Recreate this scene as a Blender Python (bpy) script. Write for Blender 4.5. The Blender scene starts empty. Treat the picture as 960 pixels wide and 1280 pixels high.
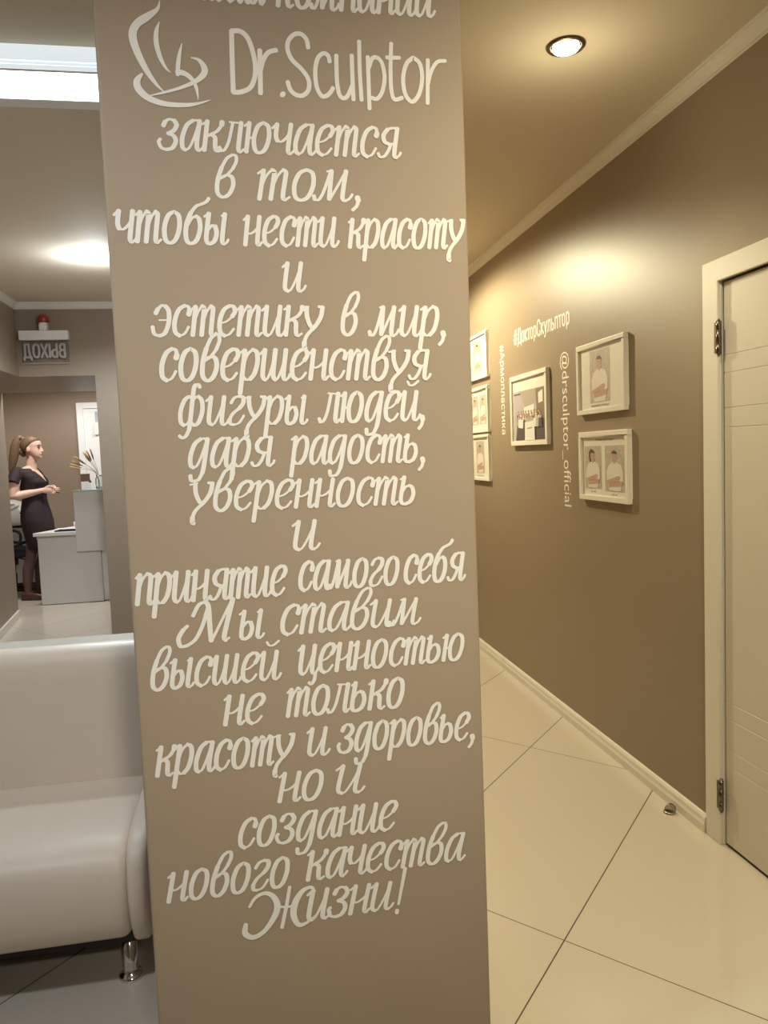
import bpy, bmesh, math, random
from mathutils import Vector, Matrix

random.seed(7)
SC = bpy.context.scene
COL = SC.collection
PI = math.pi

# ------------------------------------------------------------------ camera
cam_d = bpy.data.cameras.new('camera')
cam_d.sensor_fit = 'HORIZONTAL'; cam_d.sensor_width = 36.0
cam_d.lens = 36.0 * 965.3 / 960.0
cam_d.clip_start = 0.05
cam = bpy.data.objects.new('camera', cam_d); COL.objects.link(cam)
_f = Vector((0.1697, 0.9825, -0.0767)).normalized()
_r = Vector((0.9842, -0.1731, -0.0387)); _r = (_r - _f * _r.dot(_f)).normalized()
_u = _r.cross(_f)
cam.matrix_world = Matrix(((_r.x, _u.x, -_f.x, 0), (_r.y, _u.y, -_f.y, 0), (_r.z, _u.z, -_f.z, 1.45), (0, 0, 0, 1)))
SC.camera = cam

# ------------------------------------------------------------------ world, exposure
w = bpy.data.worlds.new('world'); SC.world = w; w.use_nodes = True
w.node_tree.nodes['Background'].inputs[0].default_value = (0.9, 0.85, 0.78, 1)
w.node_tree.nodes['Background'].inputs[1].default_value = 0.0
SC.view_settings.view_transform = 'Standard'; SC.view_settings.look = 'None'
SC.view_settings.gamma = 1; SC.view_settings.use_curve_mapping = False
SC.view_settings.exposure = 1.25
SC.cycles.use_denoising = True
SC.cycles.max_bounces = 8; SC.cycles.diffuse_bounces = 5; SC.cycles.glossy_bounces = 4
SC.cycles.sample_clamp_indirect = 6.0

WARM = (1.0, 0.89, 0.57)
NEUT = (0.87, 0.96, 1.05)
HALL = (1.0, 0.935, 0.82)

def spot(name, loc, power, col, size=150, blend=0.6, radius=0.05, target=None):
    d = bpy.data.lights.new(name, 'SPOT'); d.energy = power; d.color = col
    d.spot_size = math.radians(size); d.spot_blend = blend; d.shadow_soft_size = radius
    o = bpy.data.objects.new(name, d); COL.objects.link(o); o.location = loc
    if target is not None:
        o.rotation_euler = (Vector(target) - Vector(loc)).to_track_quat('-Z', 'Y').to_euler()
    return o

# unseen ceiling spots, light only, without fixtures
spot('lamp_corridor', (0.78, 4.92, 2.67), 71, WARM, 172, 0.30)
spot('lamp_corridor_end', (0.75, 6.4, 2.69), 16, WARM, 160, 0.5)
spot('pillar_accent_fill', (0.35, -1.3, 2.66), 92, HALL, 44, 1.0, 0.10, (0.14, 1.45, 1.53))  # added accent, its soft cone edge darkens the pillar's top and foot
spot('lamp_hall_corridor', (0.98, 0.55, 2.69), 54, WARM, 120, 0.9, 0.08, (1.35, 1.95, 0.2))  # aim shaped to keep light off the pillar's lower part
spot('lamp_hall_rear', (0.2, -1.9, 2.69), 9, HALL, 160, 0.6, 0.09)
spot('lamp_lounge_front', (-1.0, 0.9, 2.69), 31, NEUT, 150, 0.7, 0.09)
spot('lamp_office', (-2.1, 8.3, 2.69), 62, (1, .97, .93), 165, 0.4, 0.1)
spot('lamp_office_window', (-1.0, 9.0, 2.6), 16, (1, .98, .95), 165, 0.4, 0.1)
spot('lamp_lounge_mid', (-0.75, 3.6, 2.69), 22, NEUT, 165, 0.5, 0.08)

# ------------------------------------------------------------------ materials
def mat(name, col, rough=0.5, metal=0.0, spec=0.5, noise=0.0, nscale=40.0, bump=0.0, coat=0.0, trans=0.0, ior=1.45, alpha=1.0):
    m = bpy.data.materials.new(name); m.use_nodes = True
    nt = m.node_tree; b = nt.nodes['Principled BSDF']
    b.inputs['Base Color'].default_value = (*col, 1); b.inputs['Roughness'].default_value = rough
    b.inputs['Metallic'].default_value = metal; b.inputs['Specular IOR Level'].default_value = spec
    b.inputs['Coat Weight'].default_value = coat; b.inputs['Transmission Weight'].default_value = trans
    b.inputs['IOR'].default_value = ior; b.inputs['Alpha'].default_value = alpha
    if noise or bump:
        tc = nt.nodes.new('ShaderNodeTexCoord'); n = nt.nodes.new('ShaderNodeTexNoise')
        n.inputs['Scale'].default_value = nscale; n.inputs['Detail'].default_value = 4
        nt.links.new(tc.outputs['Object'], n.inputs['Vector'])
        if noise:
            mx = nt.nodes.new('ShaderNodeMix'); mx.data_type = 'RGBA'
            mx.inputs[6].default_value = (*[c * (1 - noise) for c in col], 1)
            mx.inputs[7].default_value = (*[min(1, c * (1 + noise)) for c in col], 1)
            nt.links.new(n.outputs['Fac'], mx.inputs[0]); nt.links.new(mx.outputs[2], b.inputs['Base Color'])
        if bump:
            bp = nt.nodes.new('ShaderNodeBump'); bp.inputs['Strength'].default_value = bump
            bp.inputs['Distance'].default_value = 0.002
            nt.links.new(n.outputs['Fac'], bp.inputs['Height']); nt.links.new(bp.outputs[0], b.inputs['Normal'])
    return m

def emit(name, col, s):
    m = bpy.data.materials.new(name); m.use_nodes = True
    b = m.node_tree.nodes['Principled BSDF']
    b.inputs['Base Color'].default_value = (*col, 1)
    b.inputs['Emission Color'].default_value = (*col, 1); b.inputs['Emission Strength'].default_value = s
    return m

def pane_mat(name, tint=(1, 1, 1), gloss=0.08):
    m = bpy.data.materials.new(name); m.use_nodes = True
    nt = m.node_tree; nt.nodes.clear()
    out = nt.nodes.new('ShaderNodeOutputMaterial'); mx = nt.nodes.new('ShaderNodeMixShader')
    t = nt.nodes.new('ShaderNodeBsdfTransparent'); g = nt.nodes.new('ShaderNodeBsdfGlossy')
    t.inputs[0].default_value = (*tint, 1); g.inputs['Roughness'].default_value = 0.05
    fr = nt.nodes.new('ShaderNodeLayerWeight'); pw = nt.nodes.new('ShaderNodeMath'); pw.operation = 'POWER'; pw.inputs[1].default_value = 5.0
    ma = nt.nodes.new('ShaderNodeMath'); ma.operation = 'MULTIPLY_ADD'; ma.inputs[1].default_value = 0.5; ma.inputs[2].default_value = 0.03
    nt.links.new(fr.outputs['Facing'], pw.inputs[0]); nt.links.new(pw.outputs[0], ma.inputs[0]); nt.links.new(ma.outputs[0], mx.inputs[0])
    nt.links.new(t.outputs[0], mx.inputs[1]); nt.links.new(g.outputs[0], mx.inputs[2]); nt.links.new(mx.outputs[0], out.inputs[0])
    return m

def floor_mat():
    m = bpy.data.materials.new('polished_floor_tile'); m.use_nodes = True
    nt = m.node_tree; b = nt.nodes['Principled BSDF']; N = nt.nodes.new; L = nt.links.new
    tc = N('ShaderNodeTexCoord')
    def mth(op, a, b_=None):
        n = N('ShaderNodeMath'); n.operation = op
        for i, v in enumerate((a, b_)):
            if v is None: continue
            if isinstance(v, (int, float)): n.inputs[i].default_value = v
            else: L(v, n.inputs[i])
        return n.outputs[0]
    def line(nx, ny, off, step, wd):
        d = N('ShaderNodeVectorMath'); d.operation = 'DOT_PRODUCT'
        L(tc.outputs['Object'], d.inputs[0]); d.inputs[1].default_value = (nx, ny, 0)
        q = mth('DIVIDE', mth('SUBTRACT', d.outputs['Value'], off), step)
        fr = mth('FRACT', q)
        e = mth('MULTIPLY', mth('MINIMUM', fr, mth('SUBTRACT', 1.0, fr)), step)
        return mth('LESS_THAN', e, wd), mth('FLOOR', q)
    an, bn = math.radians(48.4), math.radians(48.6)
    la, ia = line(math.sin(an), -math.cos(an), OFA, STA, 0.0020)
    lb, ib = line(math.sin(bn), math.cos(bn), OFB, STB, 0.0016)
    g = mth('MAXIMUM', la, lb)
    cmb = N('ShaderNodeCombineXYZ'); L(ia, cmb.inputs[0]); L(ib, cmb.inputs[1])
    wn = N('ShaderNodeTexWhiteNoise'); L(cmb.outputs[0], wn.inputs['Vector'])
    t1 = N('ShaderNodeMix'); t1.data_type = 'RGBA'
    t1.inputs[6].default_value = (0.565, 0.505, 0.425, 1); t1.inputs[7].default_value = (0.60, 0.54, 0.455, 1)
    L(wn.outputs['Value'], t1.inputs[0])
    t2 = N('ShaderNodeMix'); t2.data_type = 'RGBA'; t2.inputs[7].default_value = (0.06, 0.045, 0.03, 1)
    L(g, t2.inputs[0]); L(t1.outputs[2], t2.inputs[6]); L(t2.outputs[2], b.inputs['Base Color'])
    r = N('ShaderNodeMapRange'); r.inputs[3].default_value = 0.17; r.inputs[4].default_value = 0.7
    L(g, r.inputs[0]); L(r.outputs[0], b.inputs['Roughness'])
    b.inputs['Specular IOR Level'].default_value = 0.5
    return m

_an, _bn = math.radians(48.4), math.radians(48.6)
_c1, _c2 = (0.8428, 2.053), (1.275, 3.4757)
OFA = _c1[0] * math.sin(_an) - _c1[1] * math.cos(_an)
STA = abs(_c2[0] * math.sin(_an) - _c2[1] * math.cos(_an) - OFA)
OFB = _c1[0] * math.sin(_bn) + _c1[1] * math.cos(_bn)
STB = abs(_c2[0] * math.sin(_bn) + _c2[1] * math.cos(_bn) - OFB)

TAUPE = (0.285, 0.222, 0.160)
M = {}
M['wall'] = mat('taupe_satin_wall_paint', TAUPE, 0.42, spec=0.42, noise=0.025, nscale=9, bump=0.04)
M['pillar'] = mat('taupe_pillar_paint', (0.345, 0.275, 0.200), 0.6, spec=0.3, noise=0.03, nscale=6, bump=0.05)
M['ceil'] = mat('taupe_ceiling_paint', (0.68, 0.595, 0.46), 0.75, spec=0.2)
M['floor'] = floor_mat()
M['white'] = mat('white_semigloss_trim', (0.74, 0.70, 0.63), 0.35)
M['door'] = mat('white_door_enamel', (0.66, 0.61, 0.54), 0.38)
M['letter'] = mat('white_lettering_paint', (0.79, 0.77, 0.725), 0.6, noise=0.07, nscale=30)
M['vinyl'] = mat('white_vinyl_lettering', (0.86, 0.83, 0.75), 0.5)
M['frame'] = mat('white_frame_lacquer', (0.78, 0.74, 0.66), 0.35)
M['paper'] = mat('white_photo_paper', (0.80, 0.77, 0.70), 0.45)
M['glass'] = pane_mat('picture_glass')
M['plexi'] = pane_mat('clear_acrylic', (0.93, 0.93, 0.93))
M['chrome'] = mat('polished_chrome', (0.75, 0.74, 0.72), 0.12, 1.0)
M['steel'] = mat('brushed_nickel', (0.45, 0.42, 0.37), 0.25, 1.0)
M['gun'] = mat('dark_hinge_metal', (0.16, 0.14, 0.11), 0.3, 1.0)
M['ring'] = mat('bronze_lamp_ring', (0.20, 0.15, 0.10), 0.3, 1.0)
M['shade_and_plinth'] = mat('dark_gap_shade_and_plinth', (0.03, 0.025, 0.02), 0.6)
M['leather'] = mat('cream_leather', (0.64, 0.56, 0.48), 0.42, spec=0.5, noise=0.03, nscale=14, bump=0.10)
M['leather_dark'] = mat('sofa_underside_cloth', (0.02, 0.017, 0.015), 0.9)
M['ledge'] = mat('pale_ledge_lacquer', (0.70, 0.70, 0.62), 0.2, coat=0.5)
M['desk'] = mat('pale_grey_laminate', (0.60, 0.58, 0.54), 0.45, noise=0.03, nscale=25)
M['desktop'] = mat('off_white_desktop', (0.74, 0.71, 0.66), 0.4)
M['black'] = mat('black_plastic', (0.012, 0.012, 0.013), 0.45)
M['black_fabric'] = mat('black_mesh_fabric', (0.014, 0.014, 0.016), 0.85)
M['cabinet'] = mat('white_laminate', (0.76, 0.74, 0.70), 0.4)
M['paper_sheet'] = mat('white_paper', (0.86, 0.86, 0.84), 0.6)
M['blue_grey'] = mat('blue_grey_card', (0.30, 0.34, 0.40), 0.5)
M['brown_card'] = mat('brown_card', (0.16, 0.10, 0.065), 0.5)
M['green'] = mat('dark_green_card', (0.05, 0.09, 0.05), 0.5)
M['wheat'] = mat('dried_wheat', (0.42, 0.29, 0.13), 0.8)
M['vase'] = mat('clear_glass', (0.93, 0.97, 0.99), 0.03, trans=1.0)
M['glass_top'] = mat('green_tinted_glass', (0.55, 0.68, 0.62), 0.08, trans=0.6)
M['pale'] = mat('bright_white_paint', (0.86, 0.87, 0.87), 0.45)
M['frost'] = mat('grey_frosted_pane', (0.42, 0.44, 0.46), 0.5)
M['skin'] = mat('skin', (0.60, 0.385, 0.30), 0.5, noise=0.05, nscale=20)
M['tights'] = mat('brown_tights', (0.115, 0.058, 0.052), 0.6)
M['dress'] = mat('dark_plum_dress', (0.021, 0.011, 0.012), 0.8, noise=0.2, nscale=60)
M['shoe'] = mat('brown_leather_shoe', (0.075, 0.032, 0.022), 0.4)
M['hair'] = mat('light_brown_hair', (0.13, 0.078, 0.045), 0.5, noise=0.45, nscale=55)
M['eye'] = mat('dark_eye', (0.03, 0.02, 0.018), 0.3)
M['lip'] = mat('lip', (0.38, 0.14, 0.13), 0.5)
M['red'] = mat('red_beacon_plastic', (0.30, 0.025, 0.02), 0.2, coat=0.6)
M['sign_white'] = mat('white_sign_housing', (0.82, 0.81, 0.78), 0.5)
M['etched'] = mat('etched_sign_letters', (0.40, 0.375, 0.345), 0.6)
M['led'] = emit('led_diffuser', (0.93, 1.0, 0.97), 2.2)
M['front_glow'] = emit('pelmet_front_glow', (0.84, 0.94, 1.0), 0.30)  # emission added to brighten the pelmet front
M['bulb'] = emit('warm_lamp_diffuser', (1.0, 0.90, 0.72), 6.0)
M['bulb_cool'] = emit('neutral_lamp_diffuser', (1.0, 0.97, 0.92), 9.0)
# photo print inks
M['pr_bg'] = mat('print_pale_plaster', (0.52, 0.45, 0.39), 0.5, noise=0.4, nscale=60)
M['pr_shirt'] = mat('print_white_shirt', (0.76, 0.71, 0.65), 0.5)
M['pr_skin'] = mat('print_skin', (0.55, 0.36, 0.27), 0.5)
M['pr_hair'] = mat('print_dark_hair', (0.11, 0.065, 0.05), 0.5)
M['pr_ink'] = mat('print_grey_ink', (0.33, 0.29, 0.25), 0.6)
M['pr_lav'] = mat('print_lavender_wall', (0.46, 0.42, 0.45), 0.5)
M['pr_grey'] = mat('print_grey_ceiling', (0.42, 0.36, 0.32), 0.5)
M['pr_dark'] = mat('print_dark_clothes', (0.10, 0.08, 0.09), 0.5)
M['pr_brown'] = mat('print_brown_door', (0.24, 0.18, 0.14), 0.5)
M['pr_wht'] = mat('print_white', (0.80, 0.77, 0.74), 0.5)

# ------------------------------------------------------------------ mesh helpers
class MB:
    def __init__(self):
        self.v = []; self.f = []; self.mi = []; self.sm = []
    def add(self, vs, fs, mi=0, smooth=False):
        o = len(self.v); self.v += [tuple(a) for a in vs]
        for f in fs:
            self.f.append([o + i for i in f]); self.mi.append(mi); self.sm.append(smooth)
        return self
    def box(self, x0, x1, y0, y1, z0, z1, mi=0):
        vs = [(x, y, z_) for x in (x0, x1) for y in (y0, y1) for z_ in (z0, z1)]
        return self.add(vs, [(0, 1, 3, 2), (4, 6, 7, 5), (0, 4, 5, 1), (2, 3, 7, 6), (0, 2, 6, 4), (1, 5, 7, 3)], mi)
    def prism(self, poly, axis, a, b, mi=0):
        # poly in the two other axes (in order), extruded along axis from a to b
        n = len(poly)
        def pt(p, t):
            return {'x': (t, p[0], p[1]), 'y': (p[0], t, p[1]), 'z': (p[0], p[1], t)}[axis]
        vs = [pt(p, a) for p in poly] + [pt(p, b) for p in poly]
        fs = [tuple(range(n)), tuple(range(2 * n - 1, n - 1, -1))] + [(i, (i + 1) % n, n + (i + 1) % n, n + i) for i in range(n)]
        return self.add(vs, fs, mi)
    def lathe(self, prof, c, n=24, mi=0, axis='z'):
        vs = []; fs = []
        for r, h in prof:
            for k in range(n):
                a = 2 * PI * k / n
                d = (r * math.cos(a), r * math.sin(a), h)
                if axis == 'x': d = (d[2], d[0], d[1])
                if axis == 'y': d = (d[0], d[2], d[1])
                vs.append((c[0] + d[0], c[1] + d[1], c[2] + d[2]))
        for i in range(len(prof) - 1):
            for k in range(n):
                fs.append((i * n + k, i * n + (k + 1) % n, (i + 1) * n + (k + 1) % n, (i + 1) * n + k))
        fs.append(tuple(range(n - 1, -1, -1))); fs.append(tuple(range((len(prof) - 1) * n, len(prof) * n)))
        return self.add(vs, fs, mi, True)
    def tube(self, pts, rad, n=10, mi=0, closed=False, flat=1.0):
        P = [Vector(p) for p in pts]; R = rad if isinstance(rad, (list, tuple)) else [rad] * len(P)
        vs = []; fs = []; m = len(P)
        t0 = (P[1] - P[0]).normalized()
        ref = Vector((0, 0, 1)) if abs(t0.z) < 0.9 else Vector((0, 1, 0))
        nrm = (ref - t0 * ref.dot(t0)).normalized()
        for i in range(m):
            if closed: t = (P[(i + 1) % m] - P[(i - 1) % m])
            else: t = P[min(i + 1, m - 1)] - P[max(i - 1, 0)]
            t = t.normalized(); nrm = (nrm - t * nrm.dot(t)).normalized(); bn = t.cross(nrm)
            for k in range(n):
                a = 2 * PI * k / n
                vs.append(P[i] + nrm * (R[i] * math.cos(a)) + bn * (R[i] * flat * math.sin(a)))
        for i in range(m if closed else m - 1):
            j = (i + 1) % m
            for k in range(n):
                fs.append((i * n + k, i * n + (k + 1) % n, j * n + (k + 1) % n, j * n + k))
        if not closed:
            fs.append(tuple(range(n - 1, -1, -1))); fs.append(tuple(range((m - 1) * n, m * n)))
        return self.add(vs, fs, mi, True)
    def ell(self, c, r, n=16, m=10, mi=0, rot=None):
        vs = []; fs = []
        for i in range(m + 1):
            th = PI * i / m
            for k in range(n):
                a = 2 * PI * k / n
                d = Vector((r[0] * math.sin(th) * math.cos(a), r[1] * math.sin(th) * math.sin(a), r[2] * math.cos(th)))
                if rot: d = rot @ d
                vs.append(Vector(c) + d)
        for i in range(m):
            for k in range(n):
                fs.append((i * n + k, (i + 1) * n + k, (i + 1) * n + (k + 1) % n, i * n + (k + 1) % n))
        return self.add(vs, fs, mi, True)
    def loft(self, rings, mi=0):
        n = len(rings[0]); vs = [p for r in rings for p in r]; fs = []
        for i in range(len(rings) - 1):
            for k in range(n):
                fs.append((i * n + k, i * n + (k + 1) % n, (i + 1) * n + (k + 1) % n, (i + 1) * n + k))
        fs.append(tuple(range(n - 1, -1, -1))); fs.append(tuple(range((len(rings) - 1) * n, len(rings) * n)))
        return self.add(vs, fs, mi, True)
    def build(self, name, mats, parent=None, bevel=0.0, weld=True, fixn=True, seg=2):
        me = bpy.data.meshes.new(name)
        me.from_pydata(self.v, [], self.f)
        if not isinstance(mats, (list, tuple)): mats = [mats]
        for m in mats: me.materials.append(m)
        for i, p in enumerate(me.polygons):
            p.material_index = self.mi[i]; p.use_smooth = self.sm[i]
        if fixn:
            bm = bmesh.new(); bm.from_mesh(me)
            if weld: bmesh.ops.remove_doubles(bm, verts=bm.verts, dist=1e-5)
            bmesh.ops.recalc_face_normals(bm, faces=bm.faces)
            bm.to_mesh(me); bm.free()
        me.update()
        o = bpy.data.objects.new(name, me); COL.objects.link(o)
        if parent is not None: o.parent = parent
        if bevel:
            b = o.modifiers.new('bevel', 'BEVEL'); b.width = bevel; b.segments = seg; b.limit_method = 'ANGLE'
        return o

def tag(o, label=None, cat=None, group=None, kind=None):
    if label: o['label'] = label
    if cat: o['category'] = cat
    if group: o['group'] = group
    if kind: o['kind'] = kind
    return o

def empty(name, loc=(0, 0, 0), rz=0.0):
    o = bpy.data.objects.new(name, None); COL.objects.link(o)
    o.location = loc; o.rotation_euler = (0, 0, rz); o.empty_display_size = 0.1
    return o

def struct(o):
    o['kind'] = 'structure'; return o

def kids(o):
    return [c for c in bpy.data.objects if c.parent == o]

def copy_tree(o, parent=None):
    c = o.copy(); COL.objects.link(c)
    if parent is not None: c.parent = parent
    for ch in kids(o): copy_tree(ch, c)
    return c

def catmull(pts, n=6):
    if len(pts) < 3: return [tuple(p) for p in pts]
    P = [pts[0]] + list(pts) + [pts[-1]]
    out = []
    for i in range(1, len(P) - 2):
        p0, p1, p2, p3 = P[i - 1], P[i], P[i + 1], P[i + 2]
        for k in range(n):
            t = k / n
            out.append(tuple(0.5 * ((2 * b) + (-a + c) * t + (2 * a - 5 * b + 4 * c - d) * t * t + (-a + 3 * b - 3 * c + d) * t ** 3)
                             for a, b, c, d in zip(p0, p1, p2, p3)))
    out.append(tuple(pts[-1]))
    return out

def stroke_mesh(mb, pts, to3d):
    # pts: (u, v, halfwidth) along a stroke; adds a flat ribbon with rounded ends
    m = len(pts)
    T = []
    closed = m > 6 and math.hypot(pts[0][0] - pts[-1][0], pts[0][1] - pts[-1][1]) < 1e-7
    for i in range(m):
        a = pts[max(i - 1, 0)]; b = pts[min(i + 1, m - 1)]
        if closed and i in (0, m - 1): a, b = pts[m - 2], pts[1]
        dx, dy = b[0] - a[0], b[1] - a[1]; l = math.hypot(dx, dy) or 1e-9
        T.append((dx / l, dy / l))
    vs = []; fs = []
    for (u, v, h), (tx, ty) in zip(pts, T):
        vs.append(to3d(u - ty * h, v + tx * h)); vs.append(to3d(u + ty * h, v - tx * h))
    for i in range(m - 1):
        fs.append((2 * i, 2 * i + 1, 2 * i + 3, 2 * i + 2))
    mb.add(vs, fs)
    if closed: return
    for (u, v, h), (tx, ty), s in ((pts[0], T[0], -1), (pts[-1], T[-1], 1)):
        cap = []
        for k in range(7):
            a = -PI / 2 + PI * k / 6
            ca, sa = math.cos(a) * s * 0.75, math.sin(a)
            cap.append(to3d(u + h * (tx * ca - ty * sa), v + h * (ty * ca + tx * sa)))
        mb.add(cap, [tuple(range(7))])

# ------------------------------------------------------------------ setting
XR = 1.61      # right wall
ZC = 2.72      # ceiling
struct(MB().box(-3.7, 1.75, -2.4, 10.3, -0.1, 0.0).build('floor', M['floor']))
struct(MB().box(-3.7, 1.75, -2.4, 10.3, ZC, ZC + 0.1).build('ceiling', M['ceil']))
DY0, DY1, DZ = 1.62, 2.425, 1.985     # door leaf along the right wall
wr = MB()
wr.box(XR, XR + 0.14, -2.4, DY0 - 0.03, 0, ZC).box(XR, XR + 0.14, DY1 + 0.03, 10.0, 0, ZC).box(XR, XR + 0.14, DY0 - 0.03, DY1 + 0.03, DZ + 0.03, ZC)
struct(wr.build('wall_right', M['wall']))
struct(MB().box(-3.7, XR, -2.5, -2.4, 0, ZC).build('wall_rear', M['wall']))
# left side: low wall running into the passage, deeper bulkhead above it
wl_ = MB()
wl_.box(-2.35, -2.11, -2.4, 6.5, 0, ZC)
wl_.prism([(-2.11, 6.5), (-2.265, 7.9), (-3.7, 7.9), (-3.7, 6.5)], 'z', 0, 2.15)
struct(wl_.build('wall_left', M['wall']))
struct(MB().box(-2.11, -1.73, 2.85, 6.5, 2.15, ZC).build('wall_left_bulkhead', M['wall']))
# entry wall with the deep passage
we = MB()
we.box(-3.7, -1.163, 6.5, 7.9, 2.15, ZC).box(-1.163, 0.06, 6.5, 7.9, 0, ZC)
struct(we.build('wall_entry', M['wall']))
struct(MB().box(-3.7, XR, 9.90, 10.03, 0, ZC).build('wall_far', M['wall']))
struct(MB().box(-3.7, -3.6, 7.9, 9.90, 0, ZC).build('wall_office_left', M['wall']))
struct(MB().box(0.06, 0.2, 2.06, 9.90, 0, ZC).build('wall_middle', M['wall']))
struct(MB().box(0.2, XR, 7.2, 7.35, 0, ZC).build('wall_corridor_end', M['wall']))
struct(MB().box(-2.11, 0.06, 2.757, 2.87, 0, 0.801).build('wall_added_parapet', M['wall']))  # added low wall; the room beyond is a mirror reflection built solid
# ledge standing for the mirror's lower edge, caps the added parapet
lg = MB()
lg.box(-2.11, 0.06, 2.7535, 2.885, 0.801, 0.826).box(-2.11, 0.06, 2.76, 2.875, 0.826, 0.836)
struct(lg.build('trim_1', M['ledge'], bevel=0.004))

def run_profile(prof, path_axis, a, b, name, m):
    struct(MB().prism(prof, path_axis, a, b).build(name, m))
# crown moulding on the right wall (profile in x,z)
def crown(x, s):
    return [(x, ZC), (x - s * 0.033, ZC), (x - s * 0.032, ZC - 0.008), (x - s * 0.026, ZC - 0.010), (x - s * 0.022, ZC - 0.022),
            (x - s * 0.014, ZC - 0.032), (x - s * 0.010, ZC - 0.046), (x - s * 0.003, ZC - 0.049), (x, ZC - 0.052)]
run_profile(crown(XR, 1), 'y', -2.4, 7.2, 'trim_2', M['ceil_trim'] if 'ceil_trim' in M else M['white'])
run_profile([(y, z_) for y, z_ in crown(6.5, 1)], 'x', -1.73, 0.06, 'trim_3', M['white'])
run_profile(crown(-1.73, -1), 'y', 2.85, 6.5, 'trim_4', M['white'])
# baseboards
def base(x, s):
    return [(x, 0), (x - s * 0.020, 0), (x - s * 0.020, 0.030), (x - s * 0.016, 0.040), (x - s * 0.014, 0.055), (x - s * 0.008, 0.064), (x, 0.066)]
bb = MB()
bb.prism(base(XR, 1), 'y', DY1 + 0.1, 4.83).prism(base(XR, 1), 'y', 4.834, 7.2).prism(base(XR, 1), 'y', -2.4, DY0 - 0.1)
struct(bb.build('baseboard_right', M['white']))
bl = MB()
bl.prism([(-2.111, 6.5), (-2.266, 7.9), (-2.246, 7.9), (-2.091, 6.5)], 'z', 0, 0.07)
bl.box(-2.11, -2.09, 2.9, 6.5, 0, 0.07)
struct(bl.build('baseboard_left', M['white']))

# ------------------------------------------------------------------ white door in the right wall
door = struct(empty('door_1', (XR, DY1, 0)))
def dl(mb): # shift to the door's own base
    mb.v = [(x - XR, y - DY1, z_) for x, y, z_ in mb.v]; return mb
fr = MB()
A0, A1, AZ = DY0 - 0.095, DY1 + 0.095, DZ + 0.075
fr.prism([(A1, 0), (A1, AZ), (A0, AZ), (A0, 0), (DY0, 0), (DY0, DZ), (DY1 + 0.006, DZ), (DY1 + 0.006, 0)], 'x', XR - 0.014, XR - 0.0005)
fr.box(XR - 0.002, XR + 0.10, DY1 + 0.004, DY1 + 0.028, 0, DZ + 0.028).box(XR - 0.002, XR + 0.10, DY0 - 0.028, DY0 - 0.004, 0, DZ + 0.028)
fr.box(XR - 0.002, XR + 0.10, DY0 - 0.004, DY1 + 0.004, DZ + 0.004, DZ + 0.028)
dl(fr).build('door_frame', M['white'], door, bevel=0.003)
gp = MB().box(XR + 0.06, XR + 0.10, DY0, DY1, 0.001, DZ + 0.003)
dl(gp).build('gap_shade', M['shade_and_plinth'], door)  # dark sheet behind the leaf puts the gap's shade into colour
lf = MB()
LX = XR + 0.004
cuts = [0.012, 0.30, 0.36, 0.47, 0.53, 1.49, 1.557, 1.675, 1.735, DZ - 0.006]
gw = 0.0009
zz = [cuts[0]]
for c in cuts[1:-1]: zz += [c - gw, c + gw]
zz.append(cuts[-1])
for i in range(0, len(zz), 2):
    lf.box(LX, LX + 0.02, DY0 + 0.004, DY1 - 0.004, zz[i], zz[i + 1])
lf.box(LX + 0.0012, LX + 0.038, DY0 + 0.004, DY1 - 0.004, cuts[0], cuts[-1])
dl(lf).build('door_leaf', M['door'], door, bevel=0.0009, seg=1)
def hinge(z0):
    h = MB()
    h.lathe([(0.0085, 0), (0.0085, 0.030)], (XR - 0.012, DY1 + 0.002, z0), 12)
    h.lathe([(0.0085, 0.033), (0.0085, 0.077)], (XR - 0.012, DY1 + 0.002, z0), 12)
    h.lathe([(0.0085, 0.080), (0.0085, 0.110)], (XR - 0.012, DY1 + 0.002, z0), 12)
    h.lathe([(0.0045, -0.006), (0.0065, 0), (0.0045, 0.116)], (XR - 0.012, DY1 + 0.002, z0), 10)
    h.box(XR - 0.016, XR - 0.0135, DY1 - 0.012, DY1 + 0.022, z0 + 0.004, z0 + 0.106)
    dl(h).build('hinge', M['gun'], door)
hinge(1.742); hinge(0.130)
hd = MB()
hd.lathe([(0.024, 0), (0.024, 0.008)], (XR - 0.010, DY0 + 0.07, 1.0), 16, axis='x').tube([(XR - 0.012, DY0 + 0.07, 1.0), (XR - 0.05, DY0 + 0.07, 1.0), (XR - 0.055, DY0 + 0.09, 1.0), (XR - 0.055, DY0 + 0.19, 1.0)], 0.009)
dl(hd).build('door_handle', M['steel'], door)

# little door stop on the floor
ds = empty('door_stop', (1.556, 2.70, 0))
tag(ds, 'small metal half-moon door stop on the floor tiles by the right baseboard', 'door stop')
MB().lathe([(0.024, 0), (0.024, 0.006), (0.020, 0.008)], (0, 0, 0), 20).build('stop_base', M['steel'], ds)
hm = MB()
arc = [(0.021 * math.cos(a), 0.008 + 0.024 * math.sin(a)) for a in [PI * k / 12 for k in range(13)]]
hm.prism([(a, b) for a, b in arc], 'y', -0.004, 0.012)
o = hm.build('stop_dome', M['steel'], ds, bevel=0.002); o.rotation_euler = (0, 0, math.radians(-50))
MB().prism([(a * 0.93, b) for a, b in arc], 'y', 0.012, 0.017).build('rubber_pad', M['black'], ds).rotation_euler = (0, 0, math.radians(-50))

# ------------------------------------------------------------------ lettered pillar
PD = 1.45
pil = empty('pillar', (0.1045, 1.75, 0))
tag(pil, 'wide taupe pillar covered in white hand-painted cursive lettering', 'pillar')
MB().box(-0.328, 0.3285, -0.30, 0.305, 0, ZC - 0.001).build('pillar_shaft', M['pillar'], pil, bevel=0.006, seg=3)

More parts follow.
